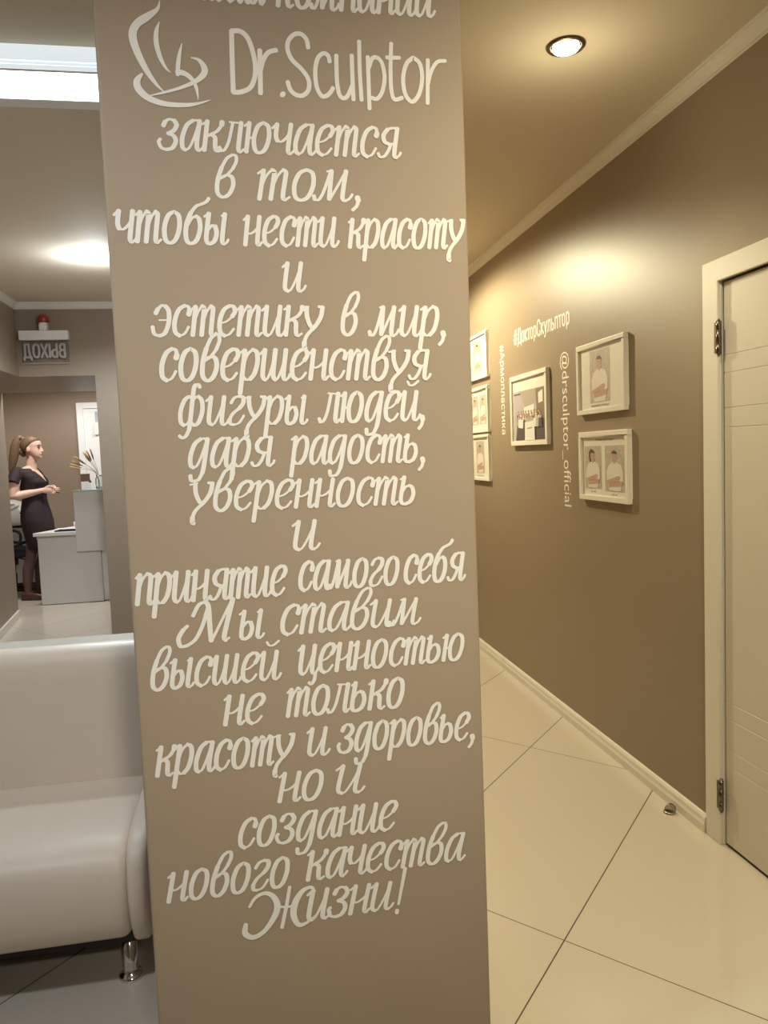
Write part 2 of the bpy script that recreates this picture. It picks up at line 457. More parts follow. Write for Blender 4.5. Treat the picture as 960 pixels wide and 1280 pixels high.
GL = {
'и': (.66, [(.6, [(-.1,.84),(.05,.99)]), (1, [(.06,.99),(.06,.3),(.1,.08),(.21,.01)]), (.55, [(.21,.01),(.3,.08),(.42,.4),(.52,.8)]), (1, [(.53,.99),(.53,.25),(.57,.05),(.66,.01)]), (.6, [(.66,.01),(.74,.08),(.79,.2)])]),
'н': (.62, [(.6, [(-.08,.86),(.06,.98)]), (1, [(.07,.99),(.07,.02)]), (.6, [(.08,.46),(.2,.4),(.36,.47),(.5,.62)]), (1, [(.52,.99),(.52,.25),(.55,.05),(.63,.02)]), (.6, [(.63,.02),(.71,.12)])]),
'т': (.80, [(.6, [(-.07,.86),(.06,.98)]), (1, [(.07,.97),(.07,.02)]), (.6, [(.08,.45),(.16,.78),(.28,.98)]), (1, [(.28,.99),(.36,.93),(.37,.8),(.37,.02)]), (.6, [(.38,.45),(.46,.78),(.58,.98)]), (1, [(.58,.99),(.67,.92),(.68,.75),(.68,.2),(.71,.04),(.78,.01)]), (.6, [(.78,.01),(.87,.1)])]),
'п': (.60, [(.6, [(-.07,.86),(.06,.98)]), (1, [(.07,.97),(.07,.02)]), (.6, [(.08,.45),(.18,.8),(.34,.98)]), (1, [(.34,.99),(.48,.93),(.51,.75),(.51,.2),(.54,.04),(.61,.01)]), (.6, [(.61,.01),(.7,.1)])]),
'р': (.62, [(.6, [(-.08,.88),(.06,.98)]), (1, [(.08,.97),(.07,-.42)]), (.65, [(.09,.5),(.18,.82),(.34,.98)]), (1, [(.34,.99),(.5,.9),(.56,.6),(.5,.22),(.36,.03)]), (.7, [(.36,.03),(.22,.02),(.1,.14)])]),
'о': (.64, [(1, [(.32,1.0),(.14,.88),(.05,.5),(.12,.12),(.29,0),(.47,.12),(.56,.5),(.5,.88),(.32,1.0)])]),
'с': (.54, [(1.1, [(.5,.7),(.52,.82)]), (.8, [(.52,.82),(.46,.96),(.34,1.0)]), (1, [(.34,1.0),(.15,.86),(.05,.5),(.1,.14),(.27,0)]), (.6, [(.27,0),(.43,.08),(.54,.3)])]),
'е': (.58, [(.55, [(.07,.42),(.28,.48),(.46,.64)]), (1, [(.46,.64),(.54,.82),(.47,.97),(.34,1.0)]), (1, [(.34,1.0),(.15,.86),(.05,.5),(.1,.14),(.27,0)]), (.6, [(.27,0),(.43,.06),(.56,.24)])]),
'а': (.64, [(.7, [(.55,.94),(.46,1.0),(.34,.99)]), (1, [(.34,.99),(.15,.82),(.05,.42),(.09,.1),(.2,.01)]), (.6, [(.2,.01),(.32,.1),(.44,.45),(.53,.85)]), (1, [(.56,.99),(.54,.3),(.58,.06),(.66,.01)]), (.6, [(.66,.01),(.72,.06),(.78,.16)])]),
'я': (.66, [(.8, [(.58,.97),(.42,1.0),(.24,.95)]), (1, [(.24,.95),(.12,.75),(.18,.54),(.34,.46)]), (.65, [(.34,.46),(.45,.46),(.56,.5)]), (1, [(.58,.99),(.57,.25),(.6,.05),(.68,.01)]), (.6, [(.68,.01),(.76,.08),(.8,.18)]), (.75, [(.42,.46),(.34,.2),(.22,.03),(.08,.02),(0,.13)])]),
'з': (.56, [(1, [(.05,.78),(.1,.92)]), (.75, [(.1,.92),(.22,1.0),(.38,.97)]), (1, [(.38,.97),(.48,.82),(.4,.63),(.22,.53)]), (1, [(.24,.53),(.42,.46),(.51,.28),(.42,.06),(.22,0)]), (.8, [(.22,0),(.06,.06),(-.04,.24),(.0,.34)])]),
'к': (.58, [(.6, [(-.08,.88),(.06,.98)]), (1, [(.07,.99),(.07,.02)]), (1.1, [(.56,.98),(.56,.88)]), (.8, [(.56,.88),(.44,.68),(.26,.57),(.09,.48)]), (1, [(.24,.56),(.38,.45),(.41,.22),(.45,.05),(.54,.01)]), (.6, [(.54,.01),(.64,.08)])]),
'л': (.62, [(.8, [(-.12,.14),(-.06,.02)]), (.7, [(-.06,.02),(.06,.06),(.17,.35),(.24,.97)]), (.55, [(.12,.99),(.52,.96)]), (1, [(.52,.98),(.51,.25),(.54,.05),(.61,.01)]), (.6, [(.61,.01),(.7,.1)])]),
'ю': (.86, [(.6, [(-.08,.88),(.06,.98)]), (1, [(.07,.99),(.07,.02)]), (.7, [(.08,.48),(.28,.5)]), (1, [(.54,1.0),(.37,.88),(.28,.5),(.35,.12),(.51,0),(.69,.12),(.78,.5),(.72,.88),(.54,1.0)])]),
'ч': (.60, [(.6, [(-.1,.84),(.03,.98)]), (1, [(.05,.98),(.05,.6),(.12,.42)]), (.65, [(.12,.42),(.26,.4),(.4,.52),(.49,.66)]), (1, [(.52,.99),(.51,.2),(.55,.04),(.62,.01)]), (.6, [(.62,.01),(.7,.08),(.76,.2)])]),
'в': (.60, [(.7, [(.1,.62),(.3,.76),(.46,.98)]), (.8, [(.46,.98),(.54,1.25),(.5,1.44),(.4,1.47)]), (.8, [(.4,1.47),(.24,1.34),(.12,1.02)]), (1, [(.12,1.02),(.05,.6),(.09,.15),(.28,-.01),(.46,.12),(.54,.42),(.48,.68),(.36,.76)]), (.7, [(.36,.76),(.24,.74),(.14,.66)])]),
'м': (.86, [(.9, [(-.12,.15),(-.08,.03)]), (.7, [(-.08,.03),(.03,.03),(.13,.3),(.24,.97)]), (.6, [(.14,.96),(.26,.99)]), (1, [(.26,.98),(.31,.05)]), (.6, [(.33,.04),(.46,.4),(.65,.96)]), (1, [(.66,.98),(.66,.22),(.7,.04),(.78,.01)]), (.6, [(.78,.01),(.87,.08),(.93,.22)])]),
'ы': (.76, [(.6, [(-.08,.88),(.06,.98)]), (1, [(.07,.99),(.06,.25),(.12,.04),(.22,0)]), (1, [(.22,0),(.36,.1),(.41,.35),(.33,.58)]), (.7, [(.33,.58),(.22,.6),(.1,.46)]), (.5, [(.52,.92),(.62,.99)]), (1, [(.63,.99),(.62,.22),(.66,.04),(.73,.01)]), (.6, [(.73,.01),(.8,.06),(.84,.15)])]),
'ь': (.58, [(.6, [(-.05,.9),(.07,.98)]), (1, [(.08,.99),(.06,.25),(.13,.04),(.26,0)]), (1, [(.26,0),(.43,.1),(.5,.36),(.42,.6),(.3,.67)]), (.7, [(.3,.67),(.18,.62),(.1,.48)])]),
'б': (.62, [(.8, [(.74,1.48),(.66,1.36),(.5,1.28)]), (.8, [(.5,1.28),(.32,1.2),(.16,.98)]), (1, [(.16,.98),(.06,.65),(.06,.3),(.14,.06),(.3,0),(.46,.12),(.54,.46),(.48,.78),(.36,.88)]), (.7, [(.36,.88),(.22,.82),(.1,.6)])]),
'д': (.66, [(.7, [(.55,.94),(.46,1.0),(.34,.99)]), (1, [(.34,.99),(.15,.82),(.05,.42),(.09,.1),(.2,.01)]), (.6, [(.2,.01),(.32,.1),(.44,.45),(.53,.85)]), (1, [(.57,.99),(.55,.1),(.52,-.18)]), (.85, [(.52,-.18),(.42,-.4),(.26,-.45)]), (.9, [(.26,-.45),(.16,-.42),(.12,-.26)])]),
'г': (.54, [(.75, [(.04,.76),(.14,.94),(.3,1.0)]), (1, [(.3,1.0),(.46,.95),(.48,.76),(.36,.57)]), (.8, [(.36,.57),(.16,.4),(.06,.2)]), (.9, [(.06,.2),(.1,.04),(.24,0)]), (.6, [(.24,0),(.42,.07),(.56,.32)])]),
'у': (.62, [(.6, [(-.14,.93),(.1,.98)]), (1, [(.03,.96),(.08,.66),(.2,.4),(.32,.26)]), (.9, [(.46,.98),(.62,.97)]), (1, [(.6,.97),(.58,.66),(.46,.4),(.32,.22)]), (.85, [(.32,.22),(.14,.0),(.08,-.22)]), (1.1, [(.08,-.22),(.1,-.38),(.16,-.42)])]),
'ш': (.94, [(.6, [(-.1,.84),(.05,.99)]), (1, [(.06,.99),(.06,.3),(.1,.08),(.19,.01)]), (.55, [(.19,.01),(.27,.08),(.36,.4),(.42,.8)]), (1, [(.43,.99),(.43,.3),(.47,.08),(.55,.01)]), (.55, [(.55,.01),(.63,.08),(.73,.4),(.79,.8)]), (1, [(.8,.99),(.8,.25),(.84,.05),(.92,.01)]), (.6, [(.92,.01),(1.0,.08),(1.04,.2)])]),
'ц': (.68, [(.6, [(-.1,.84),(.05,.99)]), (1, [(.06,.99),(.06,.3),(.1,.08),(.21,.01)]), (.55, [(.21,.01),(.3,.08),(.42,.4),(.52,.8)]), (1, [(.53,.99),(.53,.25),(.57,.05),(.66,.01)]), (.6, [(.66,.01),(.74,.08),(.79,.2)]), (.8, [(.68,.02),(.68,-.22),(.58,-.36),(.48,-.3)])]),
'э': (.56, [(1, [(.04,.74),(.1,.88)]), (.75, [(.1,.88),(.22,1.0),(.34,.98)]), (1, [(.34,.98),(.47,.82),(.51,.45),(.42,.1),(.24,0)]), (.85, [(.24,0),(.06,.07),(-.02,.3)]), (.55, [(.18,.52),(.34,.52),(.5,.53)])]),
'ф': (.92, [(.85, [(.64,1.32),(.58,1.42),(.48,1.4)]), (1, [(.48,1.4),(.43,1.2),(.43,.2),(.42,-.15)]), (.85, [(.42,-.15),(.34,-.36),(.22,-.44),(.1,-.36)]), (1, [(.42,.93),(.3,1.0),(.14,.86),(.05,.48),(.1,.12),(.22,0)]), (.7, [(.22,0),(.34,.06),(.43,.2)]), (.7, [(.44,.85),(.52,.97),(.62,1.0)]), (1, [(.62,1.0),(.76,.86),(.82,.5),(.74,.12),(.6,0),(.44,.1)])]),
'М': (1.6, [(.9, [(-.08,.62),(-.2,.5)]), (1.05, [(-.2,.5),(-.32,.22),(-.22,-.06),(0,-.06)]), (.9, [(0,-.06),(.25,.14),(.42,.6),(.52,1.18)]), (.9, [(.06,.96),(.2,1.32),(.4,1.42)]), (1.1, [(.4,1.42),(.53,1.25),(.66,.6),(.78,.04)]), (.65, [(.8,.04),(1.0,.6),(1.3,1.44)]), (1.1, [(1.32,1.46),(1.24,.7),(1.2,.15),(1.28,.02)]), (.6, [(1.28,.02),(1.38,.1)])]),
',': (.3, [(1.2, [(.12,.12),(.16,.02)]), (.8, [(.16,.02),(.14,-.16),(.04,-.3)])]),
}
_й = list(GL['и'][1]) + [(.6, [(.12,1.34),(.22,1.22),(.38,1.22),(.56,1.36)])]
GL['й'] = (.66, _й)

def word_strokes(word):
    out = []; pen = 0.0
    for ch in word:
        adv, st = GL[ch]
        for wgt, pts in st:
            out.append((wgt, [(pen + x, y) for x, y in pts]))
        pen += adv + 0.10
    return out

STEM = 0.158
def set_word(mb, rec, to3d):
    line, word, x0, z0, x1, z1, ha, hb, sh = rec
    st = []
    for wgt, pts in word_strokes(word):
        c = catmull(pts, 7)
        st.append((wgt, [(x + y * sh * 1.0, y) for x, y in c]))
    umin = min(p[0] for _, s in st for p in s) - 0.05
    umax = max(p[0] for _, s in st for p in s) + 0.05
    for si, (wgt, s) in enumerate(st):
        _layer[0] = si * 0.000015
        q = []
        for i, (u, v) in enumerate(s):
            t = (u - umin) / (umax - umin)
            h = ha + (hb - ha) * t
            q.append((x0 + (x1 - x0) * t, z0 + (z1 - z0) * t + v * h, h))
        r = []
        m = len(q)
        for i in range(m):
            a = q[max(i - 1, 0)]; b = q[min(i + 1, m - 1)]
            dx, dy = b[0] - a[0], b[1] - a[1]; l = math.hypot(dx, dy) or 1e-9
            vert = abs(dy) / l
            r.append((q[i][0], q[i][1], 0.5 * STEM * wgt * q[i][2] * (0.66 + 0.34 * vert)))
        stroke_mesh(mb, r, to3d)

WORDS = [
    (0, 'Миссия', -0.1026, 2.2586, 0.0723, 2.252, 0.0533, 0.0531, 0.15),
    (0, 'компании', 0.0906, 2.251, 0.3841, 2.248, 0.0546, 0.0538, 0.15),
    (2, 'заключается', -0.1288, 1.9978, 0.3104, 1.9936, 0.0518, 0.0532, 0.16),
    (3, 'в', -0.0328, 1.9181, 0.0099, 1.9175, 0.0501, 0.0503, 0.16),
    (3, 'том,', 0.0405, 1.9142, 0.2282, 1.9145, 0.0534, 0.0546, 0.16),
    (4, 'чтобы', -0.2125, 1.8376, -0.0122, 1.8349, 0.0549, 0.0535, 0.16),
    (4, 'нести', 0.0119, 1.833, 0.1874, 1.8317, 0.0522, 0.052, 0.16),
    (4, 'красоту', 0.2032, 1.83, 0.4276, 1.8304, 0.052, 0.0534, 0.17),
    (5, 'и', 0.077, 1.751, 0.1231, 1.7509, 0.0517, 0.052, 0.17),
    (6, 'эстетику', -0.1583, 1.6737, 0.1534, 1.6699, 0.0535, 0.054, 0.16),
    (6, 'в', 0.1834, 1.6717, 0.2203, 1.6712, 0.0527, 0.053, 0.17),
    (6, 'мир,', 0.2336, 1.6689, 0.3813, 1.667, 0.0545, 0.0555, 0.17),
    (7, 'совершенствуя', -0.1472, 1.5941, 0.3528, 1.586, 0.0568, 0.0543, 0.17),
    (8, 'фигуры', -0.1229, 1.5132, 0.1148, 1.509, 0.0517, 0.0517, 0.17),
    (8, 'людей,', 0.1321, 1.5102, 0.3346, 1.5091, 0.0548, 0.0546, 0.18),
    (9, 'даря', -0.1076, 1.4354, 0.0505, 1.4337, 0.0529, 0.0532, 0.17),
    (9, 'радость,', 0.0751, 1.4349, 0.3322, 1.4298, 0.0519, 0.0519, 0.18),
    (10, 'уверенность', -0.1092, 1.3561, 0.3115, 1.3499, 0.0526, 0.0523, 0.18),
    (11, 'и', 0.0724, 1.2736, 0.1281, 1.2733, 0.0543, 0.0546, 0.18),
    (12, 'принятие', -0.2147, 1.1901, 0.0607, 1.1908, 0.0572, 0.0546, 0.18),
    (12, 'самого', 0.083, 1.1958, 0.2748, 1.1961, 0.0547, 0.0528, 0.19),
    (12, 'себя', 0.2858, 1.1961, 0.4083, 1.1958, 0.0545, 0.0536, 0.19),
    (13, 'Мы', -0.1462, 1.1112, 0.0153, 1.1124, 0.0537, 0.0532, 0.18),
    (13, 'ставим', 0.0448, 1.114, 0.317, 1.1161, 0.0564, 0.0503, 0.19),
    (14, 'высшей', -0.1968, 1.0299, 0.0428, 1.0309, 0.0538, 0.0538, 0.19),
    (14, 'ценностью', 0.0732, 1.0349, 0.3992, 1.0381, 0.0555, 0.0512, 0.2),
    (15, 'не', -0.0706, 0.9506, 0.0086, 0.9488, 0.0566, 0.0556, 0.2),
    (15, 'только', 0.0467, 0.9555, 0.2763, 0.9541, 0.0542, 0.0573, 0.2),
    (16, 'красоту', -0.1987, 0.8659, 0.0616, 0.8665, 0.0562, 0.0564, 0.21),
    (16, 'и', 0.0821, 0.8754, 0.1287, 0.8743, 0.0533, 0.0536, 0.2),
    (16, 'здоровье,', 0.1407, 0.8743, 0.4138, 0.8756, 0.0552, 0.0537, 0.2),
    (17, 'но', 0.0224, 0.7904, 0.1109, 0.7878, 0.0565, 0.0572, 0.22),
    (17, 'и', 0.1338, 0.794, 0.1941, 0.7917, 0.0556, 0.0561, 0.22),
    (18, 'создание', -0.0547, 0.7086, 0.2547, 0.7097, 0.0565, 0.0568, 0.22),
    (19, 'нового', -0.1929, 0.6204, 0.0376, 0.6226, 0.0561, 0.0576, 0.23),
    (19, 'качества', 0.0695, 0.6274, 0.3903, 0.6293, 0.0578, 0.0548, 0.23),
    (20, 'изни', 0.0673, 0.5465, 0.2414, 0.5479, 0.0614, 0.0544, 0.24),
]
TRACED = [
    (1, [(0.01,2.2045,0.00433),(0.0085,2.1532,0.00433),(0.0076,2.1002,0.00433)]),
    (1, [(0.01,2.2045,0.00433),(0.0262,2.2042,0.00433),(0.0393,2.1905,0.00433),(0.0478,2.158,0.00433),(0.0476,2.131,0.00433),(0.0382,2.1095,0.00433),(0.0208,2.1007,0.00433),(0.0076,2.1002,0.00433)]),
    (1, [(0.0579,2.1741,0.00433),(0.0568,2.1344,0.00433),(0.0556,2.0996,0.00433)]),
    (1, [(0.0577,2.1404,0.00418),(0.0639,2.1588,0.00418),(0.0738,2.1713,0.00418),(0.0874,2.1755,0.00418)]),
    (1, [(0.0949,2.0997,0.00582),(0.0952,2.0994,0.00582)]),
    (1, [(0.1445,2.1824,0.00403),(0.1423,2.1961,0.00403),(0.133,2.2053,0.00403),(0.1204,2.204,0.00403),(0.1098,2.1928,0.00403),(0.1076,2.1772,0.00403),(0.1147,2.1603,0.00403),(0.1319,2.1437,0.00403),(0.1427,2.1268,0.00403),(0.1418,2.1093,0.00403),(0.1316,2.0992,0.00403),(0.119,2.0997,0.00403),(0.1093,2.108,0.00403),(0.105,2.1217,0.00403)]),
    (1, [(0.1826,2.1599,0.00388),(0.1802,2.1702,0.00388),(0.1723,2.174,0.00388),(0.1618,2.1659,0.00388),(0.1558,2.1448,0.00388),(0.1567,2.1169,0.00388),(0.1643,2.1004,0.00388),(0.1726,2.0994,0.00388),(0.1809,2.1056,0.00388),(0.1868,2.1146,0.00388)]),
    (1, [(0.1952,2.1716,0.00388),(0.1944,2.129,0.00388),(0.1974,2.1045,0.00388),(0.2044,2.0971,0.00388),(0.213,2.1016,0.00388),(0.2219,2.1196,0.00388)]),
    (1, [(0.2234,2.173,0.00388),(0.2231,2.1302,0.00388),(0.2235,2.095,0.00388)]),
    (1, [(0.2381,2.1982,0.00373),(0.2371,2.1483,0.00373),(0.2383,2.0948,0.00373)]),
    (1, [(0.2529,2.1719,0.00373),(0.2527,2.1314,0.00373),(0.2525,2.0801,0.00373)]),
    (1, [(0.2543,2.1526,0.00373),(0.2609,2.1688,0.00373),(0.2703,2.171,0.00373),(0.2792,2.1608,0.00373),(0.2827,2.1362,0.00373),(0.2773,2.1112,0.00373),(0.2674,2.0984,0.00373),(0.2574,2.0998,0.00373)]),
    (1, [(0.2975,2.1976,0.00373),(0.2945,2.1509,0.00373),(0.2947,2.1154,0.00373),(0.3,2.0986,0.00373),(0.3145,2.102,0.00373)]),
    (1, [(0.2879,2.1725,0.00358),(0.3002,2.1723,0.00358),(0.3122,2.1729,0.00358)]),
    (1, [(0.3379,2.1741,0.00388),(0.325,2.1629,0.00388),(0.3177,2.1377,0.00388),(0.3204,2.1093,0.00388),(0.3331,2.0955,0.00388),(0.347,2.1104,0.00388),(0.3537,2.1392,0.00388),(0.35,2.164,0.00388),(0.3379,2.1741,0.00388)]),
    (1, [(0.3655,2.1718,0.00373),(0.3642,2.1361,0.00373),(0.3624,2.0938,0.00373)]),
    (1, [(0.3647,2.129,0.00343),(0.3712,2.1507,0.00343),(0.3833,2.1684,0.00343),(0.3991,2.1712,0.00343)]),
    (30, [(-0.1107,2.2479,0.00075),(-0.1157,2.2339,0.00329),(-0.1348,2.2197,0.00642),(-0.1517,2.2072,0.00657),(-0.1595,2.1893,0.00687),(-0.1543,2.1633,0.00627),(-0.1401,2.1317,0.00493),(-0.1252,2.1088,0.00299),(-0.1131,2.0966,0.0009)]),
    (30, [(-0.1134,2.2127,0.0009),(-0.119,2.1972,0.00358),(-0.1203,2.1767,0.00433),(-0.1151,2.1534,0.00373),(-0.1066,2.1361,0.00224),(-0.0993,2.1294,0.00075)]),
    (30, [(-0.0768,2.1788,0.00075),(-0.082,2.1609,0.00299),(-0.0854,2.143,0.00373),(-0.087,2.1252,0.00343)]),
    (30, [(-0.0873,2.1305,0.00508),(-0.0734,2.1273,0.00433),(-0.062,2.1174,0.00358),(-0.0559,2.1027,0.00284),(-0.0541,2.0849,0.00075)]),
    (30, [(-0.0625,2.1556,0.00105),(-0.0495,2.152,0.00299),(-0.0405,2.1391,0.00538),(-0.0433,2.1271,0.00538),(-0.0591,2.1145,0.00388),(-0.0853,2.103,0.00269),(-0.1127,2.0945,0.00224),(-0.1353,2.0886,0.0009)]),
    (30, [(-0.1476,2.1241,0.00224),(-0.1569,2.1119,0.00567),(-0.1539,2.0973,0.00627),(-0.1371,2.0832,0.00538),(-0.1108,2.0753,0.00448),(-0.0779,2.0745,0.00373),(-0.0536,2.0783,0.00224),(-0.0332,2.0848,0.00075)]),
    (20, [(-0.0415,0.5906,0.00269),(-0.0295,0.6073,0.00329),(-0.0117,0.614,0.00388),(0.0037,0.6063,0.00508),(0.0115,0.5867,0.00627),(0.0052,0.5654,0.00567),(-0.0155,0.5388,0.00448),(-0.037,0.529,0.00478),(-0.0521,0.5387,0.00567),(-0.0501,0.5569,0.00418)]),
    (20, [(0.0367,0.6201,0.00329),(0.029,0.5842,0.00358),(0.018,0.5404,0.00358)]),
    (20, [(0.0166,0.583,0.00239),(0.0288,0.5805,0.00239),(0.0448,0.5819,0.00239)]),
    (20, [(0.0832,0.6043,0.00358),(0.0783,0.6136,0.00329),(0.062,0.6092,0.00448),(0.0469,0.589,0.00627),(0.0414,0.5638,0.00627),(0.05,0.542,0.00478),(0.0661,0.5434,0.00299),(0.0845,0.5556,0.00179)]),
    (20, [(0.2651,0.627,0.00388),(0.2571,0.5913,0.00343),(0.2486,0.5545,0.00269)]),
    (20, [(0.2456,0.5431,0.00403),(0.2446,0.5371,0.00403)]),
]


_layer = [0]
def on_pillar(u, v):
    return (u - 0.1045, PD - 1.75 - 0.0006 - _layer[0], v)
lines = {}
for rec in WORDS:
    set_word(lines.setdefault(rec[0], MB()), rec, on_pillar)
_layer[0] = 0.0
for ln, pts in TRACED:
    _layer[0] += 0.000015
    stroke_mesh(lines.setdefault(ln, MB()), catmull(pts, 8), on_pillar)
for ln in sorted(lines):
    nm = 'logo_emblem' if ln == 30 else 'lettering_line'
    lines[ln].build(nm, M['letter'], pil, weld=False)

# ------------------------------------------------------------------ lettering on the right wall
def text_mesh(body, size=1.0, bold=0.0):
    cu = bpy.data.curves.new('lettering_curve', 'FONT'); cu.body = body; cu.size = size; cu.resolution_u = 3; cu.offset = bold
    t = bpy.data.objects.new('lettering_tmp', cu); COL.objects.link(t)
    dg = bpy.context.evaluated_depsgraph_get(); dg.update()
    me = bpy.data.meshes.new_from_object(t.evaluated_get(dg))
    bpy.data.objects.remove(t, do_unlink=True)
    return me
def fit_text(name, body, m, fn, bold=0.0):
    # fn maps normalised (s along reading, t up) to a point
    me = text_mesh(body, 1.0, bold)
    xs = [v.co.x for v in me.vertices]; ys = [v.co.y for v in me.vertices]
    x0, x1, y0, y1 = min(xs), max(xs), min(ys), max(ys)
    for v in me.vertices:
        v.co = fn((v.co.x - x0) / (x1 - x0), (v.co.y - y0) / (y1 - y0))
    me.materials.clear(); me.materials.append(m)
    o = bpy.data.objects.new(name, me); COL.objects.link(o); return o
def rehome(o, loc):
    L = Vector(loc)
    for v in o.data.vertices: v.co -= L
    o.location = L; return o
SG = {
'#': (.62, [[(.12, 0), (.24, 1)], [(.36, 0), (.48, 1)], [(.02, .36), (.56, .36)], [(.04, .66), (.58, .66)]]),
'Д': (.62, [[(.02, -.2), (.02, 0), (.6, 0), (.6, -.2)], [(.10, 0), (.19, .5), (.21, 1.0), (.52, 1.0), (.52, 0)]]),
'о': (.44, [[(.2, .72), (.06, .60), (.05, .36), (.06, .12), (.2, 0), (.34, .12), (.35, .36), (.34, .60), (.2, .72)]]),
'к': (.42, [[(.06, 0), (.06, .72)], [(.36, .72), (.09, .36)], [(.09, .38), (.38, 0)]]),
'т': (.38, [[(0, .70), (.36, .70)], [(.18, .70), (.18, 0)]]),
'р': (.46, [[(.06, .72), (.06, -.24)], [(.06, .58), (.2, .72), (.36, .58), (.37, .36), (.36, .14), (.2, 0), (.06, .14)]]),
'С': (.52, [[(.46, .74), (.42, .94), (.26, 1.0), (.10, .90), (.05, .5), (.10, .10), (.26, 0), (.42, .06), (.46, .26)]]),
'у': (.42, [[(.03, .72), (.20, .04)], [(.37, .72), (.20, .0), (.13, -.2), (.02, -.23)]]),
'л': (.44, [[(0, .01), (.07, .08), (.10, .70), (.36, .70), (.36, 0)]]),
'ь': (.42, [[(.06, .72), (.06, .02), (.24, .02), (.34, .10), (.34, .32), (.24, .41), (.06, .41)]]),
'п': (.44, [[(.06, 0), (.06, .70), (.36, .70), (.36, 0)]]),
'В': (.58, [[(.08, 0), (.08, 1), (.34, 1), (.46, .88), (.46, .66), (.34, .54), (.08, .54)], [(.34, .54), (.50, .42), (.50, .14), (.36, 0), (.08, 0)]]),
'Ы': (.76, [[(.08, 1), (.08, 0), (.32, 0), (.46, .12), (.46, .44), (.32, .56), (.08, .56)], [(.66, 0), (.66, 1)]]),
'Х': (.58, [[(.04, 0), (.52, 1)], [(.04, 1), (.52, 0)]]),
'О': (.62, [[(.29, 1.0), (.10, .88), (.06, .5), (.10, .12), (.29, 0), (.48, .12), (.52, .5), (.48, .88), (.29, 1.0)]]),
}
ROUND = set('орСО')
def sans_text(name, body, m, hw, ax, ay, to3d):
    # ax, ay: metres per font unit along and across; to3d maps metres to a point
    mb = MB(); pen = 0.0
    for ch in body:
        adv, st = SG[ch]
        for k, pts in enumerate(st):
            q = [((pen + x) * ax, y * ay) for x, y in pts]
            if ch in ROUND and not (ch == 'р' and k == 0): q = catmull(q, 6)
            if ch in ROUND or len(q) == 2:
                _layer[0] = .000015 * (k + 1); stroke_mesh(mb, [(a, b, hw) for a, b in q], to3d)
            else:
                for i in range(len(q) - 1):
                    _layer[0] = .000015 * (i + 1 + 8 * k); stroke_mesh(mb, [(q[i][0], q[i][1], hw), (q[i + 1][0], q[i + 1][1], hw)], to3d)
        pen += adv + .07
    return mb.build(name, m, None, weld=False, fixn=False), pen
WX = XR - 0.0008
n_ = sum(SG[c][0] + .07 for c in '#ДокторСкульптор')
o, _ = sans_text('wall_lettering', '#ДокторСкульптор', M['vinyl'], 0.0052, 0.828 / n_, 0.082, lambda u, v: Vector((WX - _layer[0], 4.50 - u, 2.064 - 0.010 * u + v)))
tag(rehome(o, (WX, 4.1, 2.05)), 'white horizontal hashtag lettering on the taupe wall above the group photograph', 'lettering', 'wall lettering')
o = fit_text('wall_lettering', '#Армопластика', M['vinyl'], lambda s, t: Vector((WX, 4.783 - t * 0.105, 2.096 - s * 0.56)))
tag(rehome(o, (WX, 4.73, 1.8)), 'small white sideways hashtag lettering beside the column of three small pictures', 'lettering', 'wall lettering')
o = fit_text('wall_lettering', '@drsculptor_official', M['vinyl'], lambda s, t: Vector((WX, 3.815 - t * 0.118, 1.925 - s * 0.788)))
tag(rehome(o, (WX, 3.75, 1.5)), 'large white sideways account-name lettering between the group photograph and the near portraits', 'lettering', 'wall lettering')

